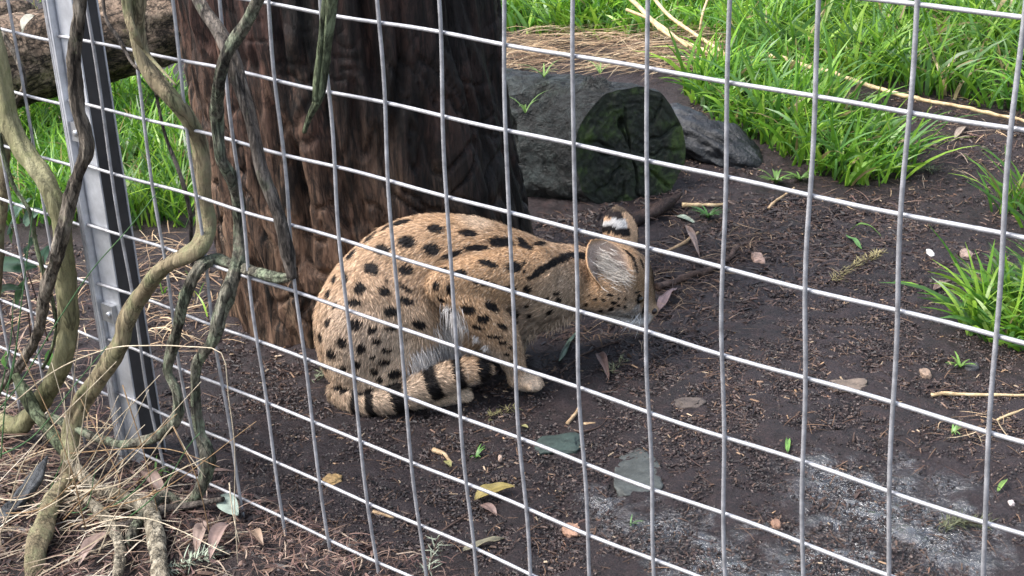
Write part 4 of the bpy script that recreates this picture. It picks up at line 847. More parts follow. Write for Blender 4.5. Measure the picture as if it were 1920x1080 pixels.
grass('grass', 'green grass spilling forward over the slate-grey log end', [(1275, 175), (1345, 235), (1430, 275), (1500, 318), (1580, 350), (1650, 352), (1720, 325), (1700, 280), (1600, 228), (1500, 185), (1400, 130), (1310, 145)], 6000, .09, .22, .007, .015, lean=(.20, -.25), droop=0.75, straw=.04, clump=.62)
t = grass('grass_tuft', 'separate leafy green grass tuft on bare soil at the open end of the fence', [(1800, 625), (1850, 642), (1920, 660), (2010, 690), (2080, 600), (1960, 520), (1880, 540), (1830, 570)], 8000, .12, .27, .007, .014, lean=(-.45, -.15), droop=0.8, straw=.02, clump=.6, tone=.95)
grass('grass_tuft', 'thin green grass wisp beside the fence behind the tuft', [(1850, 395), (1905, 425), (1960, 445), (2000, 410), (1930, 380)], 5000, .10, .22, .008, .014, lean=(-.15, 0), droop=.5, straw=.1, clump=.5)
grass('grass', 'sparse young grass at the foot of the trunk beside the post', [(260, 600), (330, 640), (400, 600), (390, 520), (330, 500), (280, 540)], 700, .03, .09, .003, .006, droop=.6, straw=.35, clump=.3)

big = dict(droop=0.5, straw=.04, clump=.9)
grass('grass', 'scattered long broad blades among the bank grass', [(1345, 75), (1480, 160), (1600, 158), (1780, 190), (2000, 225), (2250, 230), (2350, -200), (1340, -200)], 170, .22, .36, .013, .021, lean=(0, -.1), **big)
grass('grass', 'scattered long broad blades in the forward grass lobe', [(1275, 175), (1430, 275), (1580, 350), (1700, 330), (1600, 228), (1400, 130)], 420, .16, .30, .011, .018, lean=(.15, -.2), **big)
grass('grass', 'scattered long broad blades behind the straw bed', [(925, 62), (1130, 74), (1330, 78), (1420, -140), (880, -140)], 220, .20, .32, .014, .021, **big)
# ------------------------------------------------------------------ wood chips, straw and leaf litter
def chips(name, label, poly, density, l0, l1, w0, w1, cols, clump=0.3, sink=0.3, mat=None):
    W = np.array([ground(*p)[:2] for p in poly]); lo, hi = W.min(0), W.max(0); n = int((hi-lo).prod()*density); P = rng.uniform(lo, hi, (n, 2)); P = P[inpoly(P, W)]
    q = np.stack([P[:, 0], P[:, 1], 0*P[:, 0]], 1); P = P[fbm(q*5, 3, 720)*1.6+0.5*noise(q*20, 721) > rng.uniform(-1, 1, len(P))*0.5-clump]; n = len(P)
    c = np.stack([P[:, 0], P[:, 1], terrain(P[:, 0], P[:, 1])], 1); a = rng.uniform(0, 2*np.pi, n); el = rng.normal(0, 0.25, n)
    u = np.stack([np.cos(a)*np.cos(el), np.sin(a)*np.cos(el), np.sin(el)], 1); s = unit(np.cross(u, np.array([0, 0, 1.0])+0.35*rng.normal(size=(n, 3)))); h = np.cross(s, u)
    L = np.exp(rng.uniform(np.log(l0), np.log(l1), n))[:, None]/2; Wd = rng.uniform(w0, w1, n)[:, None]/2; H = Wd*rng.uniform(.5, 1.3, (n, 1)); c = c+np.array([0, 0, 1])*H*(rng.random((n, 1))*1.3-sink)
    V = np.stack([c-u*L-s*Wd, c-u*L+s*Wd, c+u*L-s*Wd*.7, c+u*L+s*Wd*.7, c-u*L*.7+h*H, c+u*L*.75+h*H], 1).reshape(-1, 3); b = np.arange(n)*6
    F4 = np.concatenate([np.stack([b, b+2, b+5, b+4], 1), np.stack([b+1, b+4, b+5, b+3], 1)]); F3 = np.concatenate([np.stack([b, b+4, b+1], 1), np.stack([b+2, b+3, b+5], 1)])
    ci = rng.choice(len(cols), n); cc = np.array(cols)[ci]*rng.uniform(.6, 1.3, (n, 1))
    return tag(obj(name, V, [F4, F3], mat or MAT_CHIP, smooth=False, attrs={'col': c4(np.repeat(cc, 6, 0))}), label, 'mulch', kind='stuff')
DARKW = [(0.020, 0.014, 0.014), (0.035, 0.022, 0.020), (0.05, 0.031, 0.027), (0.075, 0.044, 0.035), (0.028, 0.021, 0.022), (0.11, 0.068, 0.048), (0.045, 0.03, 0.028), (0.025, 0.018, 0.017)]
ALL = [(-250, 1150), (700, 1300), (1400, 1420), (2100, 1420), (2250, 800), (2100, 150), (1700, 170), (1300, 170), (1250, 330), (900, 430), (400, 480), (-200, 450)]
chips('wood_mulch', 'dark brown wood mulch covering the enclosure soil', ALL, 17500, .004, .018, .0014, .0045, DARKW, clump=.12)
chips('wood_mulch', 'coarser bark mulch between the mossy log and the cat', [(1000, 640), (1250, 700), (1500, 560), (1720, 480), (1700, 380), (1250, 360), (980, 420)], 9000, .008, .038, .002, .007, DARKW, clump=.5)
chips('soil_crumbs', 'fine dark soil crumbs on the trodden bare ground', [(300, 900), (1000, 1130), (1950, 1180), (2050, 700), (1700, 500), (1250, 620), (950, 760), (420, 700)], 26000, .0022, .006, .002, .005, [(0.012, 0.009, 0.009), (0.03, 0.021, 0.02), (0.055, 0.039, 0.036), (0.085, 0.06, 0.053), (0.02, 0.015, 0.015)], clump=.9)
chips('wood_mulch', 'pale tan wood splinters strewn over the enclosure soil', ALL, 900, .005, .018, .0015, .004, [(0.30, 0.19, 0.11), (0.22, 0.14, 0.09), (0.36, 0.27, 0.18), (0.16, 0.09, 0.06)], clump=.2, sink=.1)
def strewn(name, label, poly, density, l0, l1, w, cols, lift=0.006, elev=0.25, curl=0.5, clump=.5, K=5, dirn=None, cat='straw', z0=0.0):
    W = np.array([ground(*p)[:2] for p in poly]); lo, hi = W.min(0), W.max(0); n = int((hi-lo).prod()*density); P = rng.uniform(lo, hi, (n, 2)); P = P[inpoly(P, W)]
    q = np.stack([P[:, 0], P[:, 1], 0*P[:, 0]], 1); P = P[fbm(q*6, 2, 730)*1.5 > rng.uniform(-1, 1, len(P))*0.6-clump]; n = len(P)
    root = np.stack([P[:, 0], P[:, 1], terrain(P[:, 0], P[:, 1])+z0+np.abs(rng.normal(0, lift, n))], 1); a = rng.uniform(0, 2*np.pi, n) if dirn is None else rng.normal(dirn, 0.5, n)+np.pi*rng.integers(0, 2, n)
    e = np.abs(rng.normal(0, elev, n)); d0 = np.stack([np.cos(a)*np.cos(e), np.sin(a)*np.cos(e), np.sin(e)], 1); b = a+rng.normal(0, curl, n); d1 = np.stack([np.cos(b), np.sin(b), -np.abs(e)*1.0], 1)
    L = np.exp(rng.uniform(np.log(l0), np.log(l1), n)); cc = np.array(cols)[rng.choice(len(cols), n)]*rng.uniform(.5, 1.15, (n, 1))
    side = unit(np.cross(d0, np.array([0, 0, 1.0])+0.3*rng.normal(size=(n, 3))))
    V, F, C = ribbons(root, d0, unit(d1), L, w*rng.uniform(.6, 1.4, n), c4(cc), K=K, side=side, wexp=0.35)
    return tag(obj(name, V, F, MAT_STRAW, attrs={'col': C}), label, cat, kind='stuff')
LIT = [(0.34, 0.23, 0.18), (0.26, 0.16, 0.13), (0.44, 0.34, 0.26), (0.16, 0.09, 0.08), (0.09, 0.055, 0.05), (0.05, 0.034, 0.032), (0.05, 0.034, 0.032), (0.20, 0.12, 0.09)]
FRONT = [(-300, 1300), (500, 1420), (1150, 1330), (1040, 1180), (860, 1068), (730, 1040), (640, 1000), (520, 945), (420, 900), (330, 868), (250, 840), (120, 790), (-150, 700)]
strewn('leaf_litter', 'dry needle and twig litter heaped outside the fence under the vines', FRONT, 10500, .012, .055, .0018, [tuple(np.array(c)*.8) for c in LIT], lift=.010, elev=.35, clump=.8)
chips('wood_mulch', 'broken dry bark pieces among the litter outside the fence', FRONT, 9000, .008, .035, .002, .009, DARKW+[(0.2, 0.12, 0.1), (0.16, 0.10, 0.08)], clump=.6)
strewn('leaf_litter', 'scattered dark needles and rootlets on the enclosure soil', ALL, 2200, .015, .06, .0014, [(0.06, 0.035, 0.03), (0.11, 0.065, 0.045), (0.04, 0.026, 0.024), (0.18, 0.11, 0.07)], lift=.003, elev=.15, clump=.4)
strewn('leaf_litter', 'tangled dry needles beside the mossy log end', [(1010, 640), (1200, 650), (1300, 560), (1420, 480), (1480, 400), (1280, 360), (1180, 440)], 6500, .02, .08, .0018, [(0.10, 0.06, 0.045), (0.06, 0.037, 0.03), (0.22, 0.14, 0.09), (0.30, 0.21, 0.13), (0.05, 0.032, 0.028)], lift=.008, elev=.25, clump=.4)
STRAW = [(0.50, 0.36, 0.22), (0.40, 0.27, 0.16), (0.58, 0.46, 0.30), (0.28, 0.18, 0.11), (0.18, 0.11, 0.07)]
strewn('straw', 'bed of flattened tan straw behind the mossy log', [(930, 150), (1010, 140), (1130, 135), (1260, 150), (1350, 150), (1385, 110), (1330, 72), (1200, 66), (1050, 75), (925, 78)], 5200, .06, .25, .0028, STRAW, lift=.022, elev=.30, curl=.35, clump=.9, dirn=math.atan2(LAT[1], LAT[0])+.15)
strewn('straw', 'dry straw fallen around the left foot of the trunk', [(215, 640), (330, 665), (440, 640), (470, 610), (430, 540), (360, 470), (300, 440), (200, 470)], 1900, .05, .16, .0024, STRAW, lift=.012, elev=.35, curl=.5, clump=.5)
strewn('straw', 'dry straw strewn left of the post under the olive vine', [(-200, 900), (200, 830), (190, 700), (130, 480), (-150, 480)], 2200, .05, .18, .0024, STRAW+LIT, lift=.015, elev=.35, curl=.4, clump=.6)
strewn('straw', 'little heap of dry stalks on the soil near the leafy tuft', [(1760, 800), (1840, 850), (1900, 830), (1870, 780), (1790, 770)], 3500, .03, .09, .0018, STRAW, lift=.006, elev=.2, clump=.4)
strewn('straw', 'broken straw in the shade under the grass bank', [(1420, 380), (1620, 420), (1800, 330), (1950, 300), (1960, 240), (1760, 210), (1650, 330)], 1500, .03, .12, .002, LIT+STRAW[:1], lift=.006, elev=.2, clump=.3)

# ------------------------------------------------------------------ fallen leaves, stones, sticks
def leaf_mesh(A, B, w, up, curl=0.15, cup=0.2, nl=14, nw=7, pow_=1.0, seed=0):
    t = np.linspace(0, 1, nl); s = np.linspace(-1, 1, nw); T, S = np.meshgrid(t, s, indexing='ij'); L = np.linalg.norm(B-A); ax = (B-A)/L
    sd = unit(np.cross(up, ax)); nn = np.cross(ax, sd); wd = w*np.power(np.clip(np.sin(np.pi*np.power(T, 0.8*pow_)), 0, 1), 0.8)+0.0004
    q = np.stack([T*3, S, 0*T+seed], -1).reshape(-1, 3); nz = noise(q*1.3, 800+seed).reshape(T.shape)
    P = A+(T*L)[..., None]*ax+(wd*S)[..., None]*sd+(curl*L*np.sin(np.pi*T)*0.5+cup*wd*S*S+0.05*L*nz)[..., None]*nn
    i, j = np.meshgrid(np.arange(nl-1), np.arange(nw-1), indexing='ij'); a = (i*nw+j).ravel(); F = np.stack([a, a+nw, a+nw+1, a+1], 1)
    c = 1-0.35*np.exp(-(S/0.12)**2)*(np.abs(S) < .3)+0.18*nz
    return P.reshape(-1, 3), F, c.reshape(-1, 1)
LK = [0]
def leaf(label, x0, y0, x1, y1, wpx, col, curl=0.15, cup=0.3, lift=0.004, lift1=None, name='fallen_leaf', cat='leaf', y=None, y1_=None):
    LK[0] += 1
    A = ground(x0, y0, lift) if y is None else on_fence(x0, y0, y); B = ground(x1, y1, lift if lift1 is None else lift1) if y is None else on_fence(x1, y1, y if y1_ is None else y1_)
    up = np.array([0, 0, 1.0]) if y is None else unit(-FWD*0.8+np.array([0, 0, .5]))
    V, F, c = leaf_mesh(A, B, wpx*mpp(A)/2, up, curl, cup, seed=LK[0]); C = c4(np.clip(np.asarray(col)[None]*c*0.72, 0, 1))
    return tag(obj(name, V, F, MAT_LEAF, attrs={'col': C}, origin=A), label, cat)
leaf('curled yellow dead leaf lying on the mud inside the fence', 890, 942, 966, 925, 34, (0.42, 0.33, 0.11), .16, .5, .004, .012)
leaf('small pinkish brown leaf beside the curled yellow leaf', 902, 950, 932, 972, 20, (0.30, 0.20, 0.17), .25)
leaf('long narrow grey-green leaf touching the bottom of the mesh', 868, 1037, 947, 1012, 14, (0.33, 0.30, 0.20), .1)
leaf('broad pale green-grey leaf propped against the lowest wire', 414, 930, 446, 965, 36, (0.34, 0.42, 0.36), .1, .15, y=-.02, y1_=-.035)
leaf('curved reddish brown leaf on mulch ahead of the front paw', 1118, 668, 1142, 714, 16, (0.32, 0.21, 0.18), .3)
leaf('narrow green leaf strip lying near the front paw', 1048, 682, 1080, 628, 11, (0.19, 0.27, 0.19), .08)
leaf('pale brown leaf lying in front of the nose', 1232, 592, 1270, 545, 18, (0.30, 0.21, 0.21), .2)
leaf('long dry brown leaf leaning by the stick near the log', 1282, 428, 1312, 490, 13, (0.36, 0.26, 0.22), .2)
leaf('oval silvery green leaf by the mossy log end', 1266, 408, 1304, 422, 17, (0.42, 0.50, 0.40), .1)
leaf('brown dead leaf on litter beside the thin bleached root', 200, 1015, 150, 1078, 26, (0.36, 0.26, 0.22), .2, lift=.015)
leaf('upright pale brown leaf in litter near the thick bent root', 384, 995, 370, 1055, 22, (0.42, 0.31, 0.26), .15, lift=.015)
leaf('pinkish folded leaf in litter beside the knotty vine foot', 428, 1000, 396, 1066, 30, (0.46, 0.33, 0.29), .2, .7, lift=.015)
leaf('drooping brown leaf behind the thick bleached root', 262, 892, 315, 948, 24, (0.27, 0.19, 0.16), .2, lift=.012)
leaf('small tan curled leaf on litter outside the mesh', 470, 1008, 495, 1038, 20, (0.40, 0.28, 0.20), .3, lift=.012)
leaf('yellow-green leaf flake beside the broken tan stick', 835, 868, 846, 880, 12, (0.42, 0.40, 0.16), .2)
leaf('tiny yellow leaf flake near the mossy flat stone', 978, 802, 990, 806, 9, (0.45, 0.42, 0.18), .2)
leaf('slim fresh green blade fallen on dark mulch by the dry sprig', 1586, 446, 1616, 470, 8, (0.14, 0.30, 0.09), .1)
leaf('arched fresh green blade fallen on mulch near the dry sprig', 1594, 434, 1652, 446, 7, (0.17, 0.33, 0.06), .5)
leaf('short bright green blade standing on the mud', 1476, 852, 1478, 820, 9, (0.20, 0.40, 0.09), .1)
leaf('bright green leaf scrap near the heap of dry stalks', 1870, 925, 1888, 903, 9, (0.25, 0.42, 0.10), .2)
leaf('long dry leaf lying along the soil under the grass bank', 1790, 262, 1812, 240, 13, (0.40, 0.32, 0.26), .2)
leaf('dark dry leaf by the lowest wire under the arching vine', 345, 905, 440, 893, 10, (0.28, 0.19, 0.16), .1, lift=.01)
leaf('small dry leaf behind the dark soil near the leafy tuft', 1750, 548, 1782, 530, 14, (0.26, 0.18, 0.15), .2)

def stone(label, px, py, rx, ry, h, col, seed, flat=0.5, name='stone', facet=0.25, rough=0.7, rot=0.0):
    P = ground(px, py); m = mpp(P); u, v = np.meshgrid(np.linspace(0, 2*np.pi, 40, endpoint=False), np.linspace(0, np.pi, 20), indexing='ij')
    S = np.stack([np.sin(v)*np.cos(u), np.sin(v)*np.sin(u), np.cos(v)], -1).reshape(-1, 3)
    r = 1+facet*fbm(S*1.6+seed*7.3, 3, 850+seed)+0.05*noise(S*9+seed, 851); S = np.sign(S)*np.abs(S)**np.array([.8, .8, flat])*r[:, None]
    ve = (ray(px, py)); k = abs(unit(ve) @ np.array([0, 0, 1.0])); a, b = rx*m, ry*m/k
    ca, sa = math.cos(rot), math.sin(rot); X = S[:, 0]*a*ca-S[:, 1]*b*sa; Y = S[:, 0]*a*sa+S[:, 1]*b*ca
    V = P+X[:, None]*LAT+Y[:, None]*HOR+(S[:, 2]*h+h*0.25)[:, None]*np.array([0, 0, 1.0])
    i, j = np.meshgrid(np.arange(40), np.arange(19), indexing='ij'); A = i*20+j; B = ((i+1) % 40)*20+j
    mm = NT(name); n = mm.noise(60, detail=7, rough=0.7); c = np.asarray(col)
    mm.color(mm.ramp(n, [(0.3, tuple(c*0.45)), (0.55, tuple(c)), (0.75, tuple(np.clip(c*1.5, 0, 1)))])); mm.rough(rough); mm.bump(n, 0.7, 0.004)
    return tag(obj(name, V, np.stack([A, B, B+1, A+1], -1).reshape(-1, 4), mm.m, origin=P), label, 'stone')
stone('dark blue-green mossy flat stone sunk in the soil', 1050, 832, 42, 18, .005, (0.032, 0.052, 0.045), 1, facet=.6)
stone('grey-green angular slate lying flat at the edge of the wet mud', 1192, 892, 46, 40, .005, (0.060, 0.066, 0.062), 2, facet=.35, flat=.3, rough=.55)
stone('pale tan flat stone on bare soil ahead of the cat', 1594, 724, 34, 9, .005, (0.15, 0.115, 0.09), 3, facet=.6)
stone('dull brown-grey flat stone half sunk in bare soil', 1292, 757, 28, 8, .004, (0.085, 0.066, 0.056), 4, facet=.6)
stone('orange-brown bark flake by the edge of the wet mud', 1072, 996, 17, 12, .006, (0.36, 0.21, 0.14), 5, name='bark_flake', facet=.5)
stone('ochre stone just inside the lowest wires', 625, 905, 17, 9, .008, (0.34, 0.22, 0.09), 6, facet=.5)
stone('pinkish angular pebble on dark mulch beside the stick', 1421, 487, 11, 8, .008, (0.36, 0.24, 0.19), 7, facet=.5)
stone('beige pebble on soil left of the leafy tuft', 1812, 479, 10, 7, .008, (0.32, 0.23, 0.19), 8)
stone('small white pebble near the beige pebble', 1744, 477, 6, 6, .006, (0.62, 0.60, 0.58), 9)
stone('brown pebble near the lying straw stalk', 1735, 705, 10, 8, .009, (0.27, 0.19, 0.14), 10)
stone('dark grey pebble in front of the leafy tuft', 1822, 693, 14, 6, .008, (0.04, 0.04, 0.045), 11)
stone('rust-coloured pebble in the wet mud patch', 1455, 986, 9, 7, .006, (0.26, 0.15, 0.10), 12)
stone('pale pink pebble on mud near the fresh leaf scrap', 1896, 946, 6, 4, .005, (0.55, 0.47, 0.45), 13)
stone('light pebble inside the mesh beside the tan stick', 938, 861, 4, 4, .005, (0.50, 0.36, 0.28), 14)

def stick(label, pts, rpx, mat, name='stick', cat='stick', seed=0, lift=1.0, taper=0.6):
    W = []
    for k, p in enumerate(pts):
        P = ground(p[0], p[1]); r = rpx*mpp(P); P = P+np.array([0, 0, r*lift+(p[2] if len(p) > 2 else 0)]); W.append(np.append(P, r*(1-(1-taper)*k/(len(pts)-1))))
    Q = catmull(np.array(W), 0.006); s = np.arange(len(Q))*1.0; P = Q[:, :3]+np.stack([noise(np.stack([s*.25, 0*s+k, 0*s+seed], 1), 880+k) for k in range(3)], 1)*Q[:, 3:]*0.5
    R_ = Q[:, 3]*(1+.18*noise(np.stack([s*.5, 0*s, 0*s+seed], 1), 890)); V, F = tube(P, R_, 9)
    return tag(obj(name, V, F, mat, origin=Q[0, :3]), label, cat)
TANW = wood_mat('tan_wood', [(0.3, (0.22, 0.14, 0.08)), (0.5, (0.42, 0.29, 0.17)), (0.7, (0.58, 0.44, 0.28))], (1, 1, 1), 50, 0.7, (0.6, 0.002), dark=0.6).m
DRYST = wood_mat('dry_stalk', [(0.3, (0.32, 0.22, 0.12)), (0.5, (0.52, 0.39, 0.22)), (0.7, (0.66, 0.53, 0.34))], (1, 1, 1), 40, 0.55, (0.4, 0.001), dark=0.7).m
DKW = wood_mat('dark_twig', [(0.3, (0.022, 0.015, 0.014)), (0.5, (0.07, 0.045, 0.036)), (0.7, (0.14, 0.095, 0.075))], (1, 1, 1), 50, 0.7, (0.7, 0.002), dark=0.5).m
stick('broken tan stick on the soil below the ringed tail', [(815, 848), (832, 858), (848, 872)], 5, TANW, seed=1)
stick('short twisted tan stick ahead of the mossy flat stone', [(1066, 797), (1078, 782), (1084, 768)], 4, TANW, seed=2)
stick('pale tan chip beside the twisted tan stick', [(1096, 798), (1117, 797)], 4, TANW, seed=3)
stick('thick brown stick lying past the nose of the cat', [(1232, 548), (1290, 525), (1345, 505), (1386, 472)], 8, DKW, seed=4)
stick('straw-coloured stick lying against the mossy log end', [(1238, 480), (1275, 462), (1310, 438)], 4, TANW, seed=5)
stick('pale straw stick on mulch behind the oval leaf', [(1278, 392), (1320, 390), (1356, 388)], 5, DRYST, seed=6)
stick('thin dark twig on mulch beside the pinkish pebble', [(1392, 400), (1404, 430), (1405, 475)], 2.5, DKW, seed=7)
stick('straight dry straw stalk lying on the soil toward the leafy tuft', [(1744, 742), (1830, 744), (1900, 745), (1990, 746)], 4, DRYST, seed=8, name='straw_stalk', cat='straw')
stick('dry straw stalk poking out of the leafy tuft', [(1870, 790), (1920, 770), (1970, 755)], 3, DRYST, seed=9, name='straw_stalk', cat='straw')
stick('dark thin stick crossing the soil inside the lowest wires', [(776, 975), (792, 950), (806, 930)], 3, DKW, seed=10)
stick('brown thin stick running to the lowest wire below the yellow leaf', [(824, 1000), (855, 982), (882, 964)], 3, DKW, seed=11)
stick('long dark twig on mulch under the chin of the cat', [(1050, 700), (1085, 672), (1120, 655), (1165, 640)], 2.5, DKW, seed=12)
stick('curved rusty rootlet on soil beside the tan sticks', [(1060, 800), (1090, 812), (1125, 802), (1140, 785)], 2.2, DKW, seed=13)
stick('tan straw bit on the near litter inside the mesh', [(700, 962), (720, 968), (738, 974)], 4, TANW, seed=14)
stick('thin pale twig lying in litter under the arching vine', [(270, 955), (310, 920), (357, 884)], 3, TANW, seed=15, lift=5)
stick('short upright twig bit standing on the mud', [(1600, 830), (1601, 822), (1603, 812)], 2.5, DKW, seed=16)
stick('thin brown stick slanting over the mulch by the dry sprig', [(1440, 395), (1465, 372), (1490, 355)], 3, TANW, seed=17)
def stalk(label, pts, rpx, seed, mat=None):
    W = []
    for px, py, d in pts:
        P = on_plane(px, py, d); W.append(np.append(P, rpx*mpp(P)))
    Q = catmull(np.array(W), 0.01); R_ = Q[:, 3]*(1+0.5*(np.arange(len(Q)) % 22 == 11)); V, F = tube(Q[:, :3], R_, 7)
    return tag(obj('straw_stalk', V, F, mat or DRYST, origin=Q[-1, :3]), label, 'straw')
stalk('long bent straw stalk arching down over the straw bed', [(1120, -60, 4.75), (1190, 5, 4.6), (1250, 62, 4.45), (1330, 98, 4.35), (1405, 118, 4.27)], 4.5, 1)
stalk('second long straw stalk slanting across the straw bed', [(1195, -50, 4.8), (1245, 20, 4.6), (1300, 62, 4.42), (1372, 108, 4.3)], 3.6, 2)
stalk('thin straw stalk leaning on the arching stalk', [(1175, 18, 4.6), (1230, 42, 4.5), (1290, 88, 4.35)], 3, 3)
stick('very long dry stalk lying between the grass lobes and the bare soil', [(1440, 140, .05), (1560, 176, .05), (1680, 208, .04), (1790, 224, .03), (1900, 242, .02), (2050, 264, .01)], 5, DRYST, seed=21, name='straw_stalk', cat='straw')
stalk('short straw stalk standing out of the grass behind the straw bed', [(1312, 58, 4.6), (1318, 25, 4.62), (1330, -10, 4.66)], 2.5, 5)

def sprig(label, pts, needles, nl, col, seed, spread=0.8, lift=0.006, name='sprig', cat='sprig'):
    W = np.array([ground(x, y, lift) for x, y in pts]); Q = catmull(W, 0.004); T = unit(np.gradient(Q, axis=0)); r2 = np.random.default_rng(seed); i = r2.integers(0, len(Q), needles)
    root = Q[i]+r2.normal(0, .0035, (needles, 3)); sgn = r2.choice([-1, 1], needles)[:, None]; sd = np.cross(T[i], [0, 0, 1.0]); d0 = unit(T[i]*0.5+0.5*r2.normal(size=(needles, 3))+sgn*sd*spread*r2.uniform(.3, 1.2, (needles, 1))+np.array([0, 0, .5])*r2.uniform(0, 1.2, (needles, 1)))
    V, F, C = ribbons(root, d0, unit(d0+T[i]*.3), nl*r2.uniform(.6, 1.2, needles), np.full(needles, .0022), c4(np.asarray(col)*r2.uniform(.5, 1.35, (needles, 1))), K=4, side=unit(np.cross(d0, [0, 0, 1.0])), wexp=.4)
    t = empty(name, Q[0], label, cat); o = obj('needles', V, F, MAT_STRAW, t, attrs={'col': C}); o['kind'] = 'stuff'
    V, F = tube(Q, 0.0012, 6); obj('stem', V, F, DKW, t)
sprig('dry yellowish needle sprig lying on dark soil past the stick', [(1562, 532), (1590, 510), (1625, 492), (1655, 478)], 150, .020, (0.34, 0.29, 0.14), 1, spread=1.3)
sprig('small greenish needle sprig on soil in front of the paw', [(912, 790), (935, 780), (960, 772)], 40, .016, (0.24, 0.22, 0.10), 2, spread=1.5)
sprig('faded grey-green sprig on mulch beside the reddish leaf', [(1138, 705), (1150, 695), (1172, 680)], 40, .016, (0.20, 0.21, 0.12), 3, spread=1.5)
sprig('grey-green sprig on soil behind the rump of the cat', [(590, 720), (600, 712), (612, 702)], 40, .016, (0.20, 0.23, 0.15), 4, spread=1.6)
sprig('pale silvery needle sprig in litter at the foot of the fence', [(800, 1085), (812, 1060), (818, 1035), (826, 1020)], 36, .020, (0.30, 0.33, 0.25), 5, lift=.012, spread=1.6)
sprig('silvery needle cluster in litter below the thick bent root', [(300, 1085), (340, 1072), (375, 1060), (410, 1045)], 110, .020, (0.32, 0.37, 0.28), 6, lift=.012, spread=2.0)
sprig('dull green needle mat on the near wet mud', [(1765, 995), (1800, 985), (1850, 990)], 160, .018, (0.12, 0.13, 0.07), 7)
sprig('feathery grey-green weed on soil at the fresh grass edge', [(1690, 330), (1720, 320), (1750, 322)], 160, .022, (0.12, 0.16, 0.09), 8, spread=1.2)
def seedling(label, px, py, n, L, w, col, seed, z=0.0, y=None):
    P = ground(px, py, z) if y is None else y; r2 = np.random.default_rng(seed+50); a = r2.uniform(0, 2*np.pi, n); out = np.stack([np.cos(a), np.sin(a), 0*a], 1)
    d0 = unit(out*.6+np.array([0, 0, 1.0])); d1 = unit(out*1.2+np.array([0, 0, -.1])); V, F, C = ribbons(np.repeat(P[None], n, 0), d0, d1, L*r2.uniform(.6, 1.1, n), np.full(n, w), c4(np.asarray(col)*r2.uniform(.7, 1.3, (n, 1))), K=6, side=unit(np.cross(d0, out)))
    return tag(obj('seedling', V, F, MAT_GRASS, attrs={'col': C}, origin=P), label, 'seedling')
seedling('tiny green seedling on the mud below the tail', 893, 858, 5, .03, .005, (0.15, 0.33, 0.08), 1)
seedling('leafy green weed growing beside the mossy log end', 1328, 410, 26, .055, .006, (0.10, 0.24, 0.06), 2)
seedling('pale green weed below the grass lobe by the slate-grey log', 1455, 345, 30, .06, .007, (0.19, 0.34, 0.09), 3)
seedling('second pale weed under the grass lobe edge', 1500, 340, 24, .05, .007, (0.17, 0.31, 0.08), 4)
seedling('curling green blade sprouting in the notch of the mossy log', 0, 0, 5, .085, .005, (0.22, 0.38, 0.10), 5, y=on_plane(985, 212, 3.50))
seedling('bright yellow-green sprout on top of the mossy log', 0, 0, 9, .07, .006, (0.25, 0.40, 0.11), 6, y=on_plane(1020, 145, 3.62))
seedling('small green sprout behind the mossy cut end', 0, 0, 6, .06, .005, (0.24, 0.38, 0.11), 7, y=on_plane(1125, 138, 3.75))
seedling('small green sprout beside the little heap of dry stalks', 1785, 815, 8, .04, .004, (0.20, 0.38, 0.10), 8)
seedling('tiny green sprout at the lowest wire beyond the post', 292, 895, 8, .05, .005, (0.16, 0.33, 0.09), 9)
seedling('tiny green sprout on the mud near the wet patch', 1182, 985, 5, .025, .003, (0.15, 0.30, 0.10), 10)
seedling('small yellow-green clump on soil right of the leafy tuft edge', 1800, 690, 10, .045, .006, (0.20, 0.36, 0.08), 11)

# ------------------------------------------------------------------ foreground rushes, straw stems and leafy plant on the left
RUSH = wood_mat('green_rush', [(0.3, (0.035, 0.085, 0.035)), (0.6, (0.075, 0.16, 0.07)), (0.8, (0.15, 0.24, 0.09))], (1, 1, 1), 20, 0.45, (0.2, 0.001), dark=0.8).m
PALEST = wood_mat('bleached_straw', [(0.3, (0.30, 0.24, 0.17)), (0.55, (0.48, 0.41, 0.30)), (0.8, (0.62, 0.55, 0.44))], (1, 1, 1), 30, 0.55, (0.2, 0.001), dark=0.8).m
BRNST = wood_mat('brown_straw', [(0.3, (0.14, 0.085, 0.045)), (0.55, (0.26, 0.17, 0.09)), (0.8, (0.40, 0.28, 0.16))], (1, 1, 1), 30, 0.55, (0.2, 0.001), dark=0.8).m
def stems(t, paths, mat, r):
    for pts in paths:
        W = np.array([on_fence(px, py, y) for px, py, y in pts]); W[:, 2] = np.maximum(W[:, 2], terrain(W[:, 0], W[:, 1])+0.002); Q = catmull(W, 0.02)
        V, F = tube(Q, np.linspace(r, r*0.5, len(Q)), 6); obj('stem', V, F, mat, t)
t = empty('dry_grass_clump', ground(60, 1040), 'clump of long bleached straw stems arching before the vines and the post', 'grass')
stems(t, [[(-60, 830, -.10), (0, 775, -.10), (100, 697, -.11), (200, 655, -.12), (280, 648, -.12), (350, 650, -.12), (415, 662, -.12), (428, 740, -.12), (440, 840, -.12), (440, 950, -.12), (446, 1060, -.13)]], PALEST, .0012)
P1 = []
for k in range(30):
    x0 = rng.uniform(-40, 190); y0 = rng.uniform(960, 1110); y = rng.uniform(-.30, -.10); an = math.radians(rng.normal(52, 17)); Lp = rng.uniform(130, 400)
    if rng.random() < 0.25: an = math.radians(rng.uniform(80, 130))
    bow = rng.normal(0, 22); x1, y1 = x0+Lp*math.cos(an), y0-Lp*math.sin(an)
    P1.append([(x0, y0, y), ((x0*.6+x1*.4)-bow*math.sin(an), (y0*.6+y1*.4)-bow*math.cos(an), y), (x1, y1, y+rng.uniform(-.03, .05))])
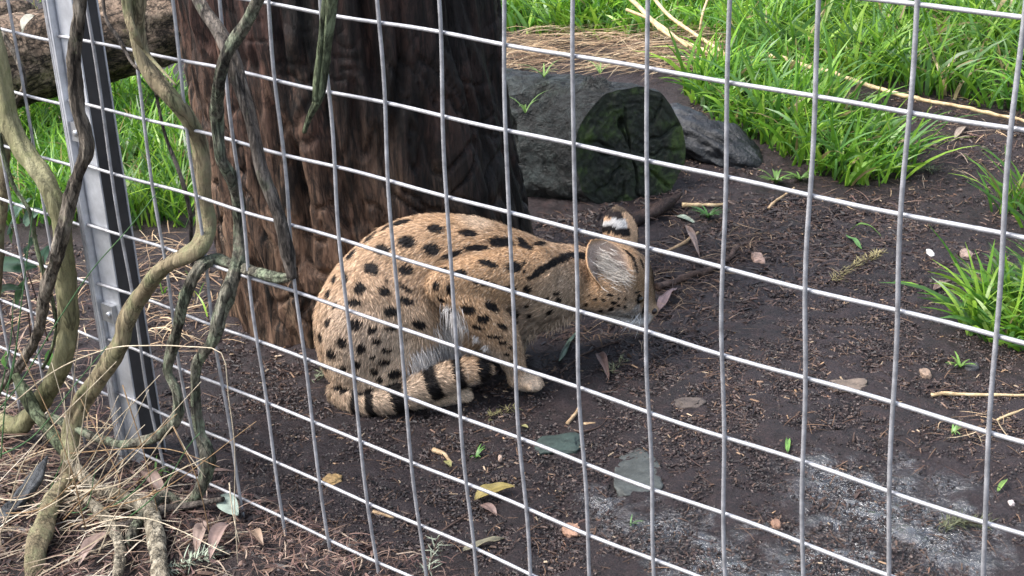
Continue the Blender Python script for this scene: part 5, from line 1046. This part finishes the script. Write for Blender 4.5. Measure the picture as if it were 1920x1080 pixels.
stems(t, P1[:20]+[[(120, 870, -.09), (200, 805, -.09), (300, 703, -.09)], [(150, 1000, -.12), (240, 900, -.12), (325, 798, -.12)], [(100, 1075, -.15), (230, 905, -.14), (322, 800, -.13)], [(60, 990, -.12), (150, 890, -.12), (222, 742, -.12)], [(325, 800, -.10), (352, 850, -.10), (385, 895, -.10)], [(430, 905, -.06), (436, 960, -.07), (455, 1060, -.09)]], PALEST, .0011)
stems(t, P1[20:]+[[(132, 850, -.11), (230, 842, -.11), (320, 843, -.11), (412, 876, -.11)], [(325, 800, -.11), (370, 900, -.11), (395, 1010, -.11), (410, 1080, -.12)], [(230, 722, -.12), (270, 850, -.12), (295, 960, -.12), (310, 1080, -.12)], [(0, 830, -.13), (60, 920, -.13), (130, 1000, -.13)]], BRNST, .0010)
t = empty('rush_clump', ground(20, 1000), 'clump of thin dark green rush stems slanting across the post', 'rush')
stems(t, [[(-30, 800, -.12), (35, 722, -.12), (100, 615, -.12), (170, 510, -.12), (240, 430, -.12), (290, 367, -.12)], [(10, 730, -.13), (25, 690, -.13), (40, 570, -.13), (55, 450, -.13), (68, 350, -.13)], [(-20, 900, -.14), (60, 820, -.14), (140, 722, -.14), (200, 650, -.14)],
          [(215, 1075, -.13), (240, 1030, -.13), (300, 920, -.13), (352, 838, -.13), (375, 812, -.13)], [(110, 1080, -.15), (170, 1000, -.15), (240, 930, -.14), (290, 880, -.14)], [(30, 1080, -.18), (70, 960, -.18), (120, 860, -.18)], [(2, 860, -.15), (10, 760, -.15), (30, 650, -.15)], [(60, 1080, -.18), (150, 960, -.17), (180, 880, -.16)], [(0, 740, -.13), (20, 640, -.13), (25, 560, -.13)]], RUSH, .0014)
strewn('leaf_litter', 'pale bleached grass leaves fallen over the litter under the vines', [(-200, 1150), (420, 1150), (400, 1020), (250, 900), (130, 830), (-150, 760)], 1500, .05, .20, .0022, [(0.52, 0.44, 0.33), (0.42, 0.34, 0.24), (0.58, 0.52, 0.42), (0.30, 0.21, 0.15)], lift=.015, elev=.35, curl=.4, clump=.7, dirn=math.atan2(LAT[1], LAT[0])+.5)
t = empty('leafy_plant', ground(-10, 640), 'broad-leaved blue-green plant behind the left mesh panel', 'plant')
for k, (x0, y0, x1, y1, w, c) in enumerate([(-30, 520, 72, 500, 26, (.030, .085, .045)), (-20, 470, 20, 385, 26, (.12, .22, .16)), (20, 440, 60, 372, 24, (.17, .27, .21)), (45, 420, 78, 392, 22, (.15, .25, .18)), (55, 500, 68, 440, 16, (.03, .08, .045)), (-10, 560, 40, 540, 18, (.04, .10, .05)), (80, 500, 92, 460, 16, (.10, .20, .13)), (30, 580, 52, 520, 14, (.08, .17, .07)), (15, 690, 20, 655, 14, (.10, .22, .06)), (95, 655, 92, 690, 12, (.12, .28, .07)), (-25, 440, 5, 350, 24, (.10, .20, .14)), (22, 455, 28, 425, 12, (.12, .27, .06))]):
    V, F, c_ = leaf_mesh(on_fence(x0, y0, .07+.01*(k % 3)), on_fence(x1, y1, .05+.012*(k % 4)), w*.00092/2*1.4, unit(-FWD+np.array([0, 0, .6])), .15, .25, seed=60+k); obj('leaf', V, F, MAT_GRASS, t, attrs={'col': c4(np.clip(np.asarray(c)*c_, 0, 1))})
stems(t, [[(-10, 640, .07), (-5, 560, .07), (10, 470, .07)], [(60, 660, .07), (50, 560, .07), (30, 460, .06)], [(110, 660, .07), (95, 560, .07), (80, 480, .06)], [(90, 640, .06), (62, 540, .06), (20, 420, .06)], [(40, 700, .06), (20, 600, .06), (2, 560, .06)]], DKW, .0016)
# pale dry leaf caught on the long log
leaf('large cream-white dry leaf lying on the long bark-covered log', 42, 62, 62, 28, 30, (0.80, 0.78, 0.68), .15, .3, y=on_plane(52, 45, 4.06)[1])
